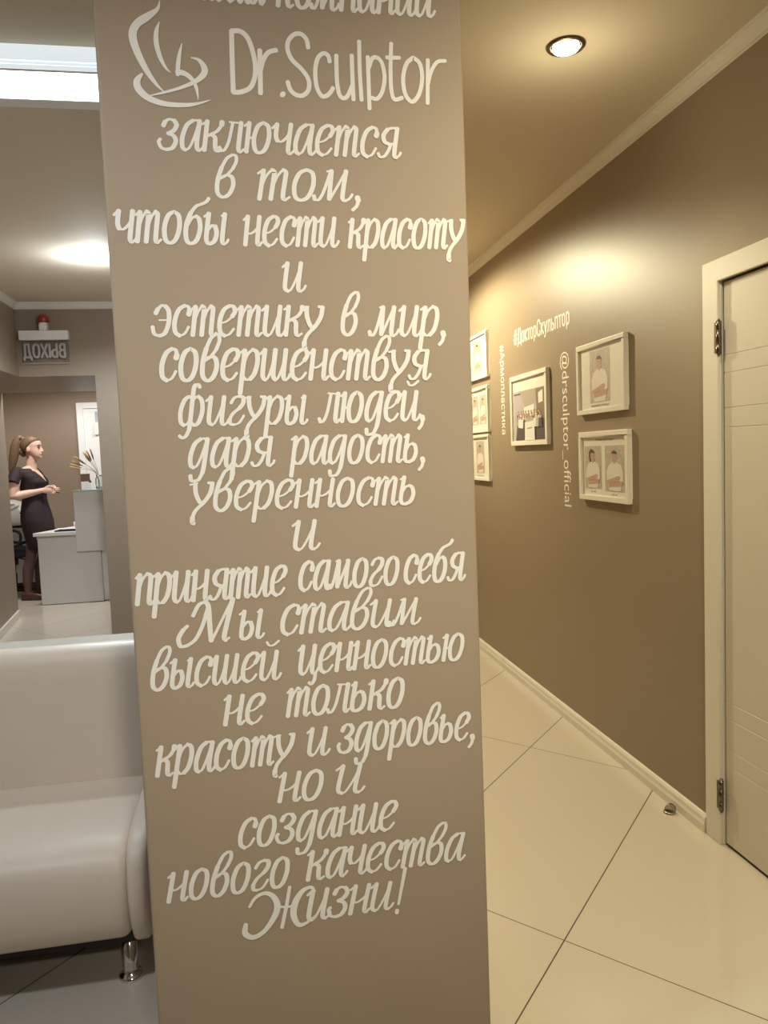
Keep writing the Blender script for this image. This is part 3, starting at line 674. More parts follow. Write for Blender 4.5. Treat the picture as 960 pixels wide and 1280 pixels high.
# ------------------------------------------------------------------ framed pictures on the right wall
# local frame coordinates: s = along the wall towards the camera (-Y), t = up, n = out of the wall (-X)
def pic(label, y_far, y_near, z0, z1, prints, captions, fw=0.022, title=None, group='framed pictures on the corridor wall'):
    yc, zc = (y_far + y_near) / 2, (z0 + z1) / 2; W_, H_ = y_far - y_near, z1 - z0
    e = empty('picture_frame', (XR, yc, zc)); tag(e, label, 'picture', group)
    def Q(s, t, n): return (-n, -s, t)
    def bx(mb, s0, s1, t0, t1, n0, n1):
        mb.box(-n1, -n0, -s1, -s0, t0, t1)
    f = MB(); w2, h2 = W_ / 2, H_ / 2
    bx(f, -w2, w2, h2 - fw, h2, 0.001, 0.024); bx(f, -w2, w2, -h2, -h2 + fw, 0.001, 0.024)
    bx(f, -w2, -w2 + fw, -h2 + fw, h2 - fw, 0.001, 0.024); bx(f, w2 - fw, w2, -h2 + fw, h2 - fw, 0.001, 0.024)
    f.build('frame', M['frame'], e, bevel=0.002)
    p = MB(); bx(p, -w2 + fw, w2 - fw, -h2 + fw, h2 - fw, 0.001, 0.013); p.build('paper', M['paper'], e)
    g = MB(); iw, ih = w2 - fw + .001, h2 - fw + .001
    g.add([Q(-iw, -ih, .019), Q(iw, -ih, .019), Q(iw, ih, .019), Q(-iw, ih, .019)], [(0, 1, 2, 3)]); g.build('glass_pane', M['glass'], e, fixn=False)
    for kind, s0, s1, t0, t1 in prints:
        # fractions of the frame -> local
        S0, S1, T0, T1 = -w2 + s0 * W_, -w2 + s1 * W_, -h2 + t0 * H_, -h2 + t1 * H_
        mb = MB(); ly = [0.0135]
        def poly(pts, mi):
            ly[0] += 0.00006
            mb.add([Q(S0 + (S1 - S0) * a, T0 + (T1 - T0) * b, ly[0]) for a, b in pts], [tuple(range(len(pts)))], mi)
        def disc(cx, cy, rx, ry, mi, a0=0, a1=2 * PI, n=18):
            poly([(cx + rx * math.cos(a0 + (a1 - a0) * k / n), cy + ry * math.sin(a0 + (a1 - a0) * k / n)) for k in range(n)], mi)
        def portrait(female):
            poly([(0, 0), (1, 0), (1, 1), (0, 1)], 0)
            for k in range(9):
                a = random.uniform(0.0, .85); b = random.uniform(.62, .92) if abs(a - .45) < .25 else random.uniform(.3, .92)
                poly([(a, b), (a + .02, b), (a + .14, b + .07), (a + .12, b + .07)], 4)
            if female:
                disc(.42, .80, .17, .13, 3); poly([(.25, .80), (.33, .52), (.46, .52), (.30, .84)], 3); poly([(.58, .80), (.62, .56), (.54, .58), (.50, .8)], 3)
            poly([(.42, .70), (.56, .70), (.58, .58), (.40, .58)], 2)
            poly([(.14, .20), (.10, .45), (.20, .58), (.38, .635), (.6, .635), (.80, .58), (.90, .44), (.86, .20), (.76, .02), (.24, .02)], 1)
            poly([(.41, .645), (.57, .645), (.49, .59)], 2)
            disc(.48, .765, .125, .105, 2)
            if not female: disc(.48, .81, .135, .075, 3, 0, PI)
            else: disc(.47, .83, .14, .06, 3, 0, PI)
            for ex in (.43, .53): disc(ex, .775, .018, .007, 3, n=8)
            poly([(.455, .715), (.515, .715), (.50, .705), (.47, .705)], 4)
            # folded arms
            poly([(.09, .46), (.21, .46), (.24, .22), (.10, .22)], 1); poly([(.10, .24), (.20, .15), (.74, .27), (.70, .35)], 2)
            poly([(.91, .46), (.79, .42), (.76, .20), (.90, .22)], 1); poly([(.90, .24), (.82, .13), (.27, .10), (.25, .18)], 2)
            disc(.71, .30, .07, .045, 2); disc(.27, .14, .07, .05, 2)
            poly([(.24, .19), (.76, .245), (.76, .232), (.24, .178)], 4)
        if kind in ('m', 'f'):
            portrait(kind == 'f')
            mb.build('photo_print', [M['pr_bg'], M['pr_shirt'], M['pr_skin'], M['pr_hair'], M['pr_ink']], e, fixn=False)
        else:
            poly([(0, 0), (1, 0), (1, 1), (0, 1)], 0)
            poly([(.18, 1), (1, 1), (1, .78), (.38, .66)], 1)
            poly([(.72, .98), (1, 1), (1, 0), (.78, 0)], 4); poly([(.80, .9), (.93, .95), (.93, .72), (.80, .70)], 5)
            poly([(.0, .96), (.24, .96), (.24, .93), (0, .93)], 3)
            poly([(.34, .42), (.66, .44), (.66, .70), (.34, .66)], 5)
            poly([(.05, 0), (.12, .4), (.3, .47), (.85, .47), (.98, .38), (.98, 0)], 3)
            rr = random.Random(3)
            for row in range(3):
                for k in range(9):
                    cx = .16 + .083 * k + rr.uniform(-.015, .015) + .02 * row; cy = .56 - .055 * row + rr.uniform(-.01, .01)
                    poly([(cx - .045, cy - .03), (cx + .045, cy - .03), (cx + .055, cy - .2), (cx - .055, cy - .2)], rr.choice((5, 5, 3, 0)))
                    disc(cx, cy, .024, .030, 2, n=10); disc(cx, cy + .012, .026, .022, 6, 0, PI, 8)
            poly([(.38, 0), (.70, 0), (.69, .38), (.39, .36)], 5)
            poly([(.46, .22), (.62, .23), (.62, .255), (.46, .245)], 7)
            mb.build('photo_print', [M['pr_lav'], M['pr_grey'], M['pr_skin'], M['pr_dark'], M['pr_brown'], M['pr_wht'], M['pr_hair'], M['pr_ink']], e, fixn=False)
    if title:
        t_ = fit_text('caption', title, M['pr_ink'], lambda a, b: Vector(Q((-.16 + .36 * a) * W_, (.355 + .042 * b) * H_, .0137)), .012)
        t_.parent = e
    for k, (cx, cy, wd, hh) in enumerate(captions):
        mb = MB(); rr = random.Random(int(cx * 1000 + cy * 77))
        n = max(4, int(wd * W_ / (hh * H_ * 0.8))); sx = -w2 + (cx - wd / 2) * W_; st = wd * W_ / n; y0 = -h2 + cy * H_; hgt = hh * H_
        for i in range(n):
            if i == n // 2 and n > 6: continue
            a = sx + i * st
            mb.add([Q(a, y0, .0136), Q(a + st * .22, y0, .0136), Q(a + st * .22, y0 + hgt, .0136), Q(a, y0 + hgt, .0136)], [(0, 1, 2, 3)])
            yy = y0 + hgt * rr.choice((0, .4, .8))
            mb.add([Q(a, yy, .0136), Q(a + st * .7, yy, .0136), Q(a + st * .7, yy + hgt * .2, .0136), Q(a, yy + hgt * .2, .0136)], [(0, 1, 2, 3)])
            if rr.random() < .7:
                mb.add([Q(a + st * .5, y0, .0136), Q(a + st * .7, y0, .0136), Q(a + st * .7, y0 + hgt, .0136), Q(a + st * .5, y0 + hgt, .0136)], [(0, 1, 2, 3)])
        mb.build('caption', M['pr_ink'], e, fixn=False)
    return e
pic('upper near frame left of the door, a single man with folded arms', 3.563, 3.082, 1.592, 1.919, [('m', .27, .69, .15, .88)], [(.48, .095, .38, .028)])
pic('lower near frame left of the door, woman and man portraits side by side', 3.553, 3.062, 1.188, 1.510, [('f', .10, .46, .17, .79), ('m', .53, .92, .15, .79)], [(.28, .115, .10, .022), (.72, .095, .10, .022)], 0.024, 'Наши мастера')
pic('framed group photograph of a crowd in a hall, alone mid wall', 4.530, 3.953, 1.460, 1.872, [('g', .07, .93, .07, .77)], [], 0.026)
pic('topmost small framed single portrait in the far column by the pillar', 5.410, 4.980, 1.928, 2.236, [('m', .24, .68, .16, .86)], [(.46, .10, .30, .024)], 0.020)
pic('middle small frame with two portraits in the far column by the pillar', 5.425, 4.985, 1.562, 1.875, [('m', .12, .46, .18, .82), ('m', .54, .88, .18, .82)], [(.5, .88, .40, .026), (.3, .11, .12, .02), (.7, .11, .12, .02)], 0.020)
pic('bottom small framed single portrait in the far column by the pillar', 5.430, 4.990, 1.230, 1.548, [('m', .30, .72, .16, .86)], [(.5, .09, .34, .024)], 0.020)

# ------------------------------------------------------------------ ceiling lights
def downlight(loc, bulb, power, col, label, size=110, blend=.8, dome=False):
    e = empty('ceiling_downlight', loc); tag(e, label, 'ceiling light', 'recessed ceiling downlights')
    MB().lathe([(0.062, 0.0), (0.063, -0.003), (0.058, -0.008), (0.052, -0.009), (0.047, -0.004), (0.047, 0.0)], (0, 0, 0), 40).build('trim_ring', M['ring'], e)
    if dome: MB().lathe([(0.046, 0), (0.062, -0.008), (0.072, -0.018), (0.066, -0.030), (0.040, -0.038), (0.001, -0.041)], (0, 0, 0), 32).build('bulb_glare_dome', bulb, e)  # bulb widened into a glowing dome that stands in for lens glare
    else: MB().lathe([(0.0415, 0), (0.0415, -0.010), (0.039, -0.015), (0.030, -0.018), (0.001, -0.019)], (0, 0, 0), 32).build('lamp_disc', bulb, e)
    s = spot('lamp_beam', (0, 0, -0.09 if dome else -0.03), power, col, size, blend, 0.04); s.parent = e
    # added point light below the fitting, brightens the ceiling as lamp spill
    d = bpy.data.lights.new('ceiling_glow_fill', 'POINT'); d.energy = 4.5 if dome else 1.0; d.color = col; d.shadow_soft_size = 0.05
    q = bpy.data.objects.new('ceiling_glow_fill', d); COL.objects.link(q); q.location = (0, 0, -0.12 if dome else -0.24); q.parent = e
    return e
downlight((1.064, 2.42, ZC), M['bulb'], 20, WARM, 'recessed round downlight with metal ring in the corridor ceiling', 110, 1.0)
downlight((-0.868, 5.068, ZC), M['bulb_cool'], 50, NEUT, 'bright glaring downlight in the lounge ceiling beside the pillar', 165, .4, True)

lin = empty('linear_light', (-1.03, 2.58, ZC))
tag(lin, 'white boxed linear ceiling light with glowing underside above the sofa', 'ceiling light')
hs = MB()
hs.box(-1.08, 1.09, 0, 0.014, -0.070, 0)
hs.box(-1.08, 1.09, 0.20, 0.262, -0.072, 0).box(-1.08, 1.09, 0.014, 0.20, -0.03, 0)
hs.build('housing', M['pale'], lin)
fp = MB().box(-1.08, 1.09, -0.006, -0.0005, -0.046, 0).box(-1.08, 1.09, -0.004, -0.0005, -0.057, -0.048).box(-1.08, 1.09, -0.006, -0.0005, -0.070, -0.059)
fp.build('glowing_front', M['front_glow'], lin)
MB().box(-1.075, 1.085, 0.0145, 0.1995, -0.068, -0.060).build('diffuser', M['led'], lin)

# ------------------------------------------------------------------ sofa
sofa = empty('sofa', (-1.05, 2.35, 0))
tag(sofa, 'cream leather sofa on round chrome legs standing left of the lettered pillar', 'sofa')
def ext(prof, x0, x1, inset, n=7, sag=0.0):
    # extrude a closed (y,z) profile along x, the ends rounded off by shrinking towards the centroid
    cy = sum(p[0] for p in prof) / len(prof); cz = sum(p[1] for p in prof) / len(prof)
    rings = []
    seq = [(0, .80), (.25, .92), (.6, .985), (1, 1)]
    for a, k in seq: rings.append((x0 + a * inset, k))
    for i in range(1, n): rings.append((x0 + inset + (x1 - x0 - 2 * inset) * i / n, 1))
    for a, k in reversed(seq): rings.append((x1 - a * inset, k))
    mb = MB()
    def ring(x, k):
        return [(x + 1.05, cy + (y - cy) * (1 - (1 - k) * .35) - 2.35, cz + (z_ - cz) * (1 - (1 - k) * .35)) for y, z_ in prof]
    mb.loft([ring(x, k) for x, k in rings]); return mb
seat = [(2.105, .165), (2.080, .205), (2.066, .270), (2.068, .335), (2.085, .385), (2.120, .415), (2.180, .432), (2.28, .436), (2.40, .430), (2.50, .422), (2.60, .418), (2.68, .40), (2.69, .25), (2.68, .165)]
def smoothp(p, n=3):
    q = catmull(p + [p[0]], n); return q[:-1]
ext(smoothp(seat), -1.76, -0.378, 0.03).build('seat', M['leather'], sofa)
back = [(2.60, .30), (2.586, .42), (2.590, .56), (2.598, .68), (2.606, .77), (2.620, .824), (2.652, .850), (2.695, .850), (2.722, .824), (2.730, .70), (2.730, .45), (2.728, .30)]
ext(smoothp(back), -1.76, -0.345, 0.03).build('backrest', M['leather'], sofa)
def side_prof(d):
    return [(2.10 - d, .155), (2.070 - d, .21), (2.052 - d, .28), (2.052 - d, .35), (2.075 - d, .41), (2.15, .442), (2.35, .447), (2.50, .442), (2.565, .43), (2.578, .38), (2.58, .25), (2.578, .155)]
for x0, x1 in ((-0.376, -0.322), (-1.815, -1.762)):
    ext(smoothp(side_prof(0.0)), x0, x1, 0.018, 3).build('end_panel', M['leather'], sofa)
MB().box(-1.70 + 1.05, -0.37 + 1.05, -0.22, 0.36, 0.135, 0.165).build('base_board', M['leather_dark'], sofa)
for lx, ly in ((-0.400, 2.185), (-1.72, 2.185), (-0.400, 2.63), (-1.72, 2.63)):
    MB().lathe([(0.034, 0), (0.035, 0.006), (0.031, 0.012), (0.022, 0.018), (0.0205, 0.03), (0.0205, 0.14)], (lx + 1.05, ly - 2.35, 0), 28).build('leg', M['chrome'], sofa)

# ------------------------------------------------------------------ exit sign and alarm beacon above the passage
sg = empty('exit_sign', (-1.515, 6.5, 2.425))
tag(sg, 'white exit sign housing with clear panel of reversed letters above the passage', 'sign')
MB().box(-0.182, 0.182, -0.062, -0.0005, 0.0, 0.072).build('housing', M['sign_white'], sg, bevel=0.004)
MB().box(-0.178, 0.178, -0.034, -0.028, -0.175, -0.001).build('clear_panel', M['plexi'], sg)
ed = MB().box(-0.178, 0.178, -0.032, -0.029, -0.178, -0.175).box(-0.180, -0.1785, -0.032, -0.029, -0.178, 0).box(0.1785, 0.180, -0.032, -0.029, -0.178, 0)
ed.build('panel_edge', M['etched'], sg)
n_ = sum(SG[c][0] + .07 for c in 'ВЫХОД')
o, _ = sans_text('reversed_letters', 'ВЫХОД', M['etched'], 0.0085, 0.315 / n_, 0.098, lambda u, v: Vector((0.152 - u, -0.0355 - _layer[0], -0.130 + v)))
o.parent = sg
bc = empty('alarm_beacon', (-1.513, 6.46, 2.497))
tag(bc, 'round red alarm beacon on a white base on top of the exit sign', 'beacon')
MB().box(-0.030, 0.030, -0.030, 0.038, 0.001, 0.048).build('bracket', M['sign_white'], bc, bevel=0.006)
MB().lathe([(0.030, 0.048), (0.034, 0.053), (0.034, 0.060)], (0, 0, 0), 24).build('collar', M['sign_white'], bc)
MB().lathe([(0.036, 0.058), (0.040, 0.070), (0.042, 0.090), (0.038, 0.108), (0.026, 0.122), (0.010, 0.128), (0.001, 0.129)], (0, 0, 0), 28).build('dome', M['red'], bc)

# ------------------------------------------------------------------ reception desk
dk = empty('reception_desk', (-1.87, 8.45, 0))
tag(dk, 'pale grey reception desk with a raised counter box seen through the passage', 'desk')
def off(mb, c):
    mb.v = [(x - c[0], y - c[1], z_ - c[2]) for x, y, z_ in mb.v]; return mb
dc = (-1.87, 8.45, 0)
off(MB().prism([(-2.190, 8.455), (-1.573, 8.455), (-1.573, 9.30), (-1.90, 9.30)], 'z', 0.006, 0.690), dc).build('desk_body', M['desk'], dk, bevel=0.002)
off(MB().prism([(-2.20, 8.47), (-1.585, 8.47), (-1.585, 9.3), (-1.91, 9.3)], 'z', 0.690, 0.722), dc).build('recess_strip', M['desk'], dk)
off(MB().prism([(-2.225, 8.43), (-1.60, 8.43), (-1.60, 9.33), (-1.93, 9.33)], 'z', 0.722, 0.758), dc).build('desktop', M['desktop'], dk, bevel=0.003)
off(MB().box(-1.800, -1.47, 8.415, 9.30, 0.548, 1.170), dc).build('counter_box', M['desk'], dk, bevel=0.002)
off(MB().box(-1.815, -1.45, 8.40, 9.32, 1.1715, 1.1835), dc).build('glass_top', M['glass_top'], dk, bevel=0.001)
off(MB().box(-1.571, -1.50, 8.50, 9.3, 0.006, 0.546), dc).build('front_panel', M['pale'], dk)

def single(mb, name, m, loc, label, cat, group=None, bevel=0.0):
    o = mb.build(name, m, None, bevel=bevel); o.location = loc; return tag(o, label, cat, group)
mb = MB().prism([(-.14, -.10), (.12, -.13), (.15, .10), (-.10, .13)], 'z', 0, .003).prism([(-.10, -.14), (.15, -.10), (.13, .12), (-.12, .08)], 'z', .0035, .0060)
single(mb, 'paper_sheets', M['paper_sheet'], (-1.96, 8.80, .759), 'loose white paper sheets lying on the desktop', 'paper')
kb = empty('keyboard', (-1.91, 8.53, .759)); tag(kb, 'flat black keyboard on the desktop beside the counter box', 'keyboard')
MB().prism([(-.115, -.05), (.1, -.06), (.1, .06), (-.09, .05)], 'z', 0, .014).build('keyboard_case', M['black'], kb, bevel=.003)
kk = MB()
for r in range(3):
    for c in range(8): kk.box(-.082 + c * .021, -.066 + c * .021, -.038 + r * .026, -.018 + r * .026, .0142, .018)
kk.build('keys', M['black'], kb)
hp = empty('upright_panel', (-1.822, 8.85, .759)); tag(hp, 'thin white upright screen standing against the counter box edge', 'screen')
MB().box(-.008, .008, -.15, .15, .02, .36).build('screen_panel', M['pale'], hp, bevel=.005)
MB().box(-.012, .012, -.06, .06, 0, .0195).build('screen_foot', M['pale'], hp)
single(MB().lathe([(.028, 0), (.034, .01), (.036, .05), (.034, .052), (.030, .012), (.004, .010)], (0, 0, 0), 20), 'cup', M['pale'], (-1.91, 9.02, .763), 'small white cup on the desktop beside the upright screen', 'cup')

vs = empty('vase', (-1.555, 8.55, 1.184)); tag(vs, 'clear glass vase holding dried wheat on the counter top', 'vase')
MB().lathe([(.036, 0), (.040, .004), (.042, .06), (.040, .11), (.030, .130), (.032, .145), (.028, .145), (.026, .130), (.036, .108), (.038, .06), (.036, .010), (.001, .008)], (0, 0, 0), 28).build('vase_body', M['vase'], vs)
wh = empty('dried_wheat', (-1.555, 8.55, 1.20)); tag(wh, 'bunch of dried golden wheat ears leaning left out of the glass vase', 'dried plant')
for k in range(9):
    ax = -.02 - .018 * k + random.uniform(-.01, .01); ay = random.uniform(-.05, .05)
    top = Vector((ax * 1.1 - .01, ay, .30 - .012 * k + random.uniform(-.015, .02)))
    p0 = Vector((random.uniform(-.012, .012), random.uniform(-.012, .012), 0)); p1 = Vector((ax * .25, ay * .3, .16))
    st = MB().tube(catmull([tuple(p0), tuple(p1), tuple(top)], 4), .0016, 5)
    stem = st.build('stem', M['wheat'], wh)
    d = (top - p1).normalized(); er = MB()
    for j in range(9):
        c = top + d * (.010 * j); s = 1 - abs(j - 4) * .1
        for q in range(3):
            a = 2 * PI * q / 3 + j
            sd = d.orthogonal().normalized(); sd.rotate(Matrix.Rotation(a, 3, d))
            er.tube([c + sd * .002, c + sd * .007 * s + d * .006, c + sd * .005 + d * .016, c + sd * .007 + d * .040], [.0015, .0042 * s, .003, .0004], 5)
    er.build('ear', M['wheat'], stem)
cd = empty('card_stand', (-1.685, 8.50, 1.184)); tag(cd, 'small brown card on a clear stand on the glass counter top', 'card')
MB().box(-.045, .045, -.003, .003, .085, .165).build('card', M['brown_card'], cd)
MB().box(-.048, .048, -.006, -.0035, .0, .085).box(-.048, .048, -.006, .05, 0, .004).build('stand', M['plexi'], cd)
MB().prism([(.03, .075), (.062, .07), (.05, .105)], 'y', -.012, -.0065).build('leaf_tag', M['green'], cd)

# white framed doorway at the back of the office
win = struct(empty('window_1', (-1.60, 9.90, 0)))
wf = MB()
wf.box(-.41, -.335, -.03, -.0005, .0, 2.19).box(.335, .41, -.03, -.0005, 0, 2.19).box(-.335, .335, -.03, -.0005, 2.12, 2.19)
wf.build('window_frame', M['pale'], win, bevel=.003)
MB().box(-.335, .335, -.012, -.0006, 0, 2.12).build('reveal', M['pale'], win)
MB().box(-.20, .335, -.022, -.0125, 1.90, 2.08).build('transom_pane', M['frost'], win)
MB().prism([(-.15, 0), (.335, 0), (.335, 1.86), (-.15, 1.86)], 'y', -.030, -.0125).build('sash', M['white'], win, bevel=.003)
MB().box(-.215, -.165, -.05, -.0125, 1.80, 1.95).box(-.2, -.05, -.045, -.031, 1.862, 1.885).build('closer', M['sign_white'], win, bevel=.004)

# low white cabinet at the back with magazines on it
cb = empty('low_cabinet', (-2.84, 9.70, 0)); tag(cb, 'low white office cabinet against the back wall behind the chair', 'cabinet')
MB().box(-.45, .45, -.19, .195, .10, .76).build('cabinet_body', M['cabinet'], cb, bevel=.003)
MB().box(-.46, .46, -.205, .195, .762, .80).build('cabinet_top', M['cabinet'], cb, bevel=.003)
MB().box(-.43, .43, -.17, .18, .0, .10).build('plinth', M['shade_and_plinth'], cb)
for s in (-1, 1):
    d_ = MB().box(-.444 if s < 0 else .003, -.003 if s < 0 else .444, -.205, -.191, .105, .755).build('cabinet_door', M['cabinet'], cb, bevel=.002)
    MB().box(s * .03 - .005, s * .03 + .005, -.222, -.206, .38, .52).build('door_pull', M['steel'], d_)
bxn = empty('printer', (-2.84, 9.70, .801)); tag(bxn, 'rounded white office printer with grey slots on the low cabinet', 'printer')
MB().prism([(-.20, 0), (.20, 0), (.205, .14), (.16, .225), (.06, .26), (-.20, .26)], 'y', -.16, .16).build('printer_body', M['cabinet'], bxn, bevel=.012)
MB().prism([(-.03, .075), (.195, .185), (.195, .205), (-.03, .10)], 'y', -.164, -.1605).prism([(-.03, .135), (.16, .222), (.10, .222), (-.03, .165)], 'y', -.164, -.1605).build('paper_slot', M['blue_grey'], bxn)

# ------------------------------------------------------------------ office chair
ch = empty('office_chair', (-2.64, 9.17, 0)); tag(ch, 'black office chair with looped armrests half hidden behind the passage wall', 'chair')
st_ = [(.24 * math.cos(a) * (1 if abs(math.cos(a)) > .5 else .98), .24 * math.sin(a)) for a in [2 * PI * k / 24 for k in range(24)]]
sq = [(max(-.235, min(.235, x * 1.28)), max(-.235, min(.235, y * 1.28))) for x, y in st_]
MB().prism(sq, 'z', .455, .545).build('seat', M['black_fabric'], ch, bevel=.03, seg=3)
bk = MB()
bk.tube([(-.22, -.19, .60), (-.25, -.21, .80), (-.30, -.19, 1.02), (-.31, 0, 1.07), (-.30, .19, 1.02), (-.25, .21, .80), (-.22, .19, .60)], .016, 8)
bk.loft([[(x0 + .012 * s, y0, z0) for s, y0 in ((-1, -hw), (-1, hw), (1, hw), (1, -hw))] for x0, z0, hw in ((-.225, .60, .185), (-.255, .80, .2), (-.30, 1.02, .185), (-.31, 1.06, .1))])
bk.build('backrest', M['black_fabric'], ch)
MB().tube([(-.10, 0, .44), (-.25, 0, .46), (-.27, 0, .62), (-.26, 0, .74)], .02, 8).build('back_bracket', M['black'], ch)
for s in (-1, 1):
    y = s * .265
    lp = [(.03, y, .575), (-.09, y, .60), (-.125, y, .68), (-.10, y, .752), (-.02, y, .765), (.12, y, .755), (.165, y, .70), (.135, y, .605)]
    MB().tube(catmull(lp + [lp[0]], 5)[:-1], .016, 8, closed=True).tube([(.02, y, .575), (.02, y * .97, .5), (.02, y * .6, .448)], .016, 8).build('armrest', M['black'], ch)
MB().lathe([(.05, .36), (.05, .45)], (0, 0, 0), 16).tube([(.03, 0, .44), (.16, -.1, .42), (.2, -.13, .40), (.23, -.14, .41)], .008, 8).build('tilt_mechanism', M['black'], ch)
MB().lathe([(.028, .08), (.028, .26), (.02, .26), (.02, .37)], (0, 0, 0), 16).build('gas_column', M['black'], ch)
for k in range(5):
    a = 2 * PI * k / 5 - .25; c, s = math.cos(a), math.sin(a)
    MB().tube([(.02 * c, .02 * s, .105), (.15 * c, .15 * s, .105), (.30 * c, .30 * s, .075)], [.026, .024, .016], 8).build('base_spoke', M['black'], ch)
    cst = MB()
    for t in (-1, 1):
        cst.lathe([(.026, -.009), (.028, -.005), (.028, .005), (.026, .009)], (.30 * c - t * s * .014, .30 * s + t * c * .014, .028), 14, axis='y' if abs(c) > .7 else 'x')
    cst.tube([(.30 * c, .30 * s, .03), (.30 * c, .30 * s, .074)], .008, 8)
    cst.build('caster', M['black'], ch)

# ------------------------------------------------------------------ woman behind the desk
wo = empty('person', (-2.34, 8.90, 0)); wo.scale = (1.017,) * 3; wo.rotation_euler = (0, 0, math.radians(-10))
tag(wo, 'person with a long ponytail in a short-sleeved dark dress standing behind the desk, hands joined', 'person')
def el_ring(z_, xb, xf, hy, n=28, yc=0.0, pw=1.0):
    cx, rx = (xb + xf) / 2 + 2.3, (xf - xb) / 2
    return [(cx + rx * math.cos(2 * PI * k / n), yc + hy * math.sin(2 * PI * k / n), z_) for k in range(n)]
TOR = [(.545, -2.345, -2.12, .172), (.64, -2.365, -2.10, .180), (.74, -2.388, -2.085, .187), (.85, -2.408, -2.09, .188), (.95, -2.402, -2.112, .176), (1.03, -2.388, -2.132, .152), (1.10, -2.378, -2.142, .140),
       (1.18, -2.388, -2.128, .150), (1.255, -2.402, -2.115, .162), (1.32, -2.408, -2.155, .176), (1.37, -2.398, -2.195, .172), (1.405, -2.37, -2.225, .130), (1.425, -2.345, -2.245, .085)]
def remesh(mb, name, mats, parent, voxel, smooth=2, post=None):
    o = mb.build(name, mats, parent, weld=False)
    r = o.modifiers.new('r', 'REMESH'); r.mode = 'VOXEL'; r.voxel_size = voxel; r.use_smooth_shade = True
    if smooth:
        s = o.modifiers.new('s', 'SMOOTH'); s.factor = .5; s.iterations = smooth
    dg = bpy.context.evaluated_depsgraph_get(); dg.update()
    me = bpy.data.meshes.new_from_object(o.evaluated_get(dg))
    o.modifiers.clear(); o.data = me; me.name = name
    if len(me.materials) == 0:
        for m in (mats if isinstance(mats, (list, tuple)) else [mats]): me.materials.append(m)
    for p in me.polygons:
        p.use_smooth = True
        if post: p.material_index = post(p.center)
    return o
body = MB()
body.loft([el_ring(z_, xb + .012, xf - .012, hy - .012) for z_, xb, xf, hy in TOR[1:]])
body.loft([el_ring(z_, xb, xf, hy, 20) for z_, xb, xf, hy in ((1.36, -2.33, -2.215, .06), (1.44, -2.322, -2.215, .052), (1.50, -2.315, -2.205, .048), (1.57, -2.315, -2.20, .048))])
HEAD = [(1.502, -2.205, -2.168, .018), (1.512, -2.235, -2.158, .036), (1.53, -2.262, -2.153, .049), (1.55, -2.285, -2.150, .057), (1.575, -2.312, -2.150, .065), (1.605, -2.332, -2.155, .070), (1.625, -2.338, -2.158, .072),
        (1.65, -2.342, -2.150, .074), (1.68, -2.338, -2.155, .073), (1.705, -2.322, -2.172, .066), (1.725, -2.295, -2.200, .048), (1.736, -2.262, -2.235, .018)]
body.loft([el_ring(*h, 28) for h in HEAD])
# nose, lips, chin, brow, cheeks, ears
body.tube([(.142, 0, 1.628), (.156, 0, 1.600), (.166, 0, 1.580), (.148, 0, 1.572)], [.007, .009, .012, .008], 10)
body.ell((.146, 0, 1.5785), (.012, .017, .009), 12, 8)
body.ell((.147, 0, 1.557), (.009, .020, .006), 12, 8).ell((.146, 0, 1.546), (.009, .018, .006), 12, 8)
body.ell((.138, 0, 1.520), (.014, .020, .014), 12, 8)
body.ell((.136, 0, 1.643), (.013, .045, .008), 12, 8)
for s in (-1, 1):
    body.ell((.040, s * .073, 1.600), (.018, .008, .030), 12, 8)
# arms
for s in (-1, 1):
    sh = Vector((-.06, s * .165, 1.355)); el = Vector((-.078, s * .235, 1.115)); wr_ = Vector((.165, s * .075, 1.168))
    A = [sh, sh.lerp(el, .3), sh.lerp(el, .7), el, el.lerp(wr_, .15), el.lerp(wr_, .4), el.lerp(wr_, .75), wr_]
    body.tube(A, [.060, .058, .050, .043, .045, .043, .033, .026], 14)
    # palm and fingers
    dirf = Vector((.85, -s * .50, -.12)).normalized(); nb = Vector((.1, s * -.1, -1)).normalized()
    pc = wr_ + dirf * .045
    body.tube([wr_ - dirf * .01, wr_ + dirf * .03, wr_ + dirf * .075, wr_ + dirf * .088], [.025, .034, .036, .028], 12, flat=.5)
    side = dirf.cross(Vector((0, 0, 1))).normalized(); upv = side.cross(dirf)
    for i, (ln, off_) in enumerate(((.072, .028), (.080, .010), (.075, -.009), (.060, -.026))):
        b0 = wr_ + dirf * .078 + upv * off_
        b1 = b0 + dirf * ln * .45 + side * (-s) * .006
        b2 = b1 + (dirf * .4 - side * s * .8).normalized() * ln * .32
        b3 = b2 + (-dirf * .25 - side * s * .9).normalized() * ln * .25
        body.tube([b0 - dirf * .02, b0, b1, b2, b3], [.009, .0095, .0090, .0085, .0065], 8)
    t0 = wr_ + dirf * .025 + upv * .028
    body.tube([t0, t0 + dirf * .025 + upv * .018, t0 + dirf * .055 + upv * .020 - side * s * .008, t0 + dirf * .075 + upv * .010 - side * s * .012], [.012, .0115, .0105, .008], 8)
# legs
for s, dx in ((-1, -.015), (1, .055)):
    y = s * .074
    body.tube([(.045 + dx * .3, y, .80), (.035 + dx * .5, y, .66), (.010 + dx, y * .95, .52), (-.005 + dx, y * .9, .44), (-.038 + dx, y * .9, .33), (-.052 + dx, y * .9, .22), (-.055 + dx, y * .9, .10), (-.055 + dx, y * .9, .05)],
              [.070, .066, .058, .055, .058, .050, .036, .036], 16)
    body.tube([(-.095 + dx, y * .9, .035), (-.03 + dx, y * .92, .045), (.05 + dx, y * .98, .032), (.105 + dx, y * 1.0, .024)], [.030, .034, .030, .018], 12)
body_o = remesh(body, 'body', [M['skin'], M['tights']], wo, .0055, 2, lambda c: 1 if c.z < .80 else 0)
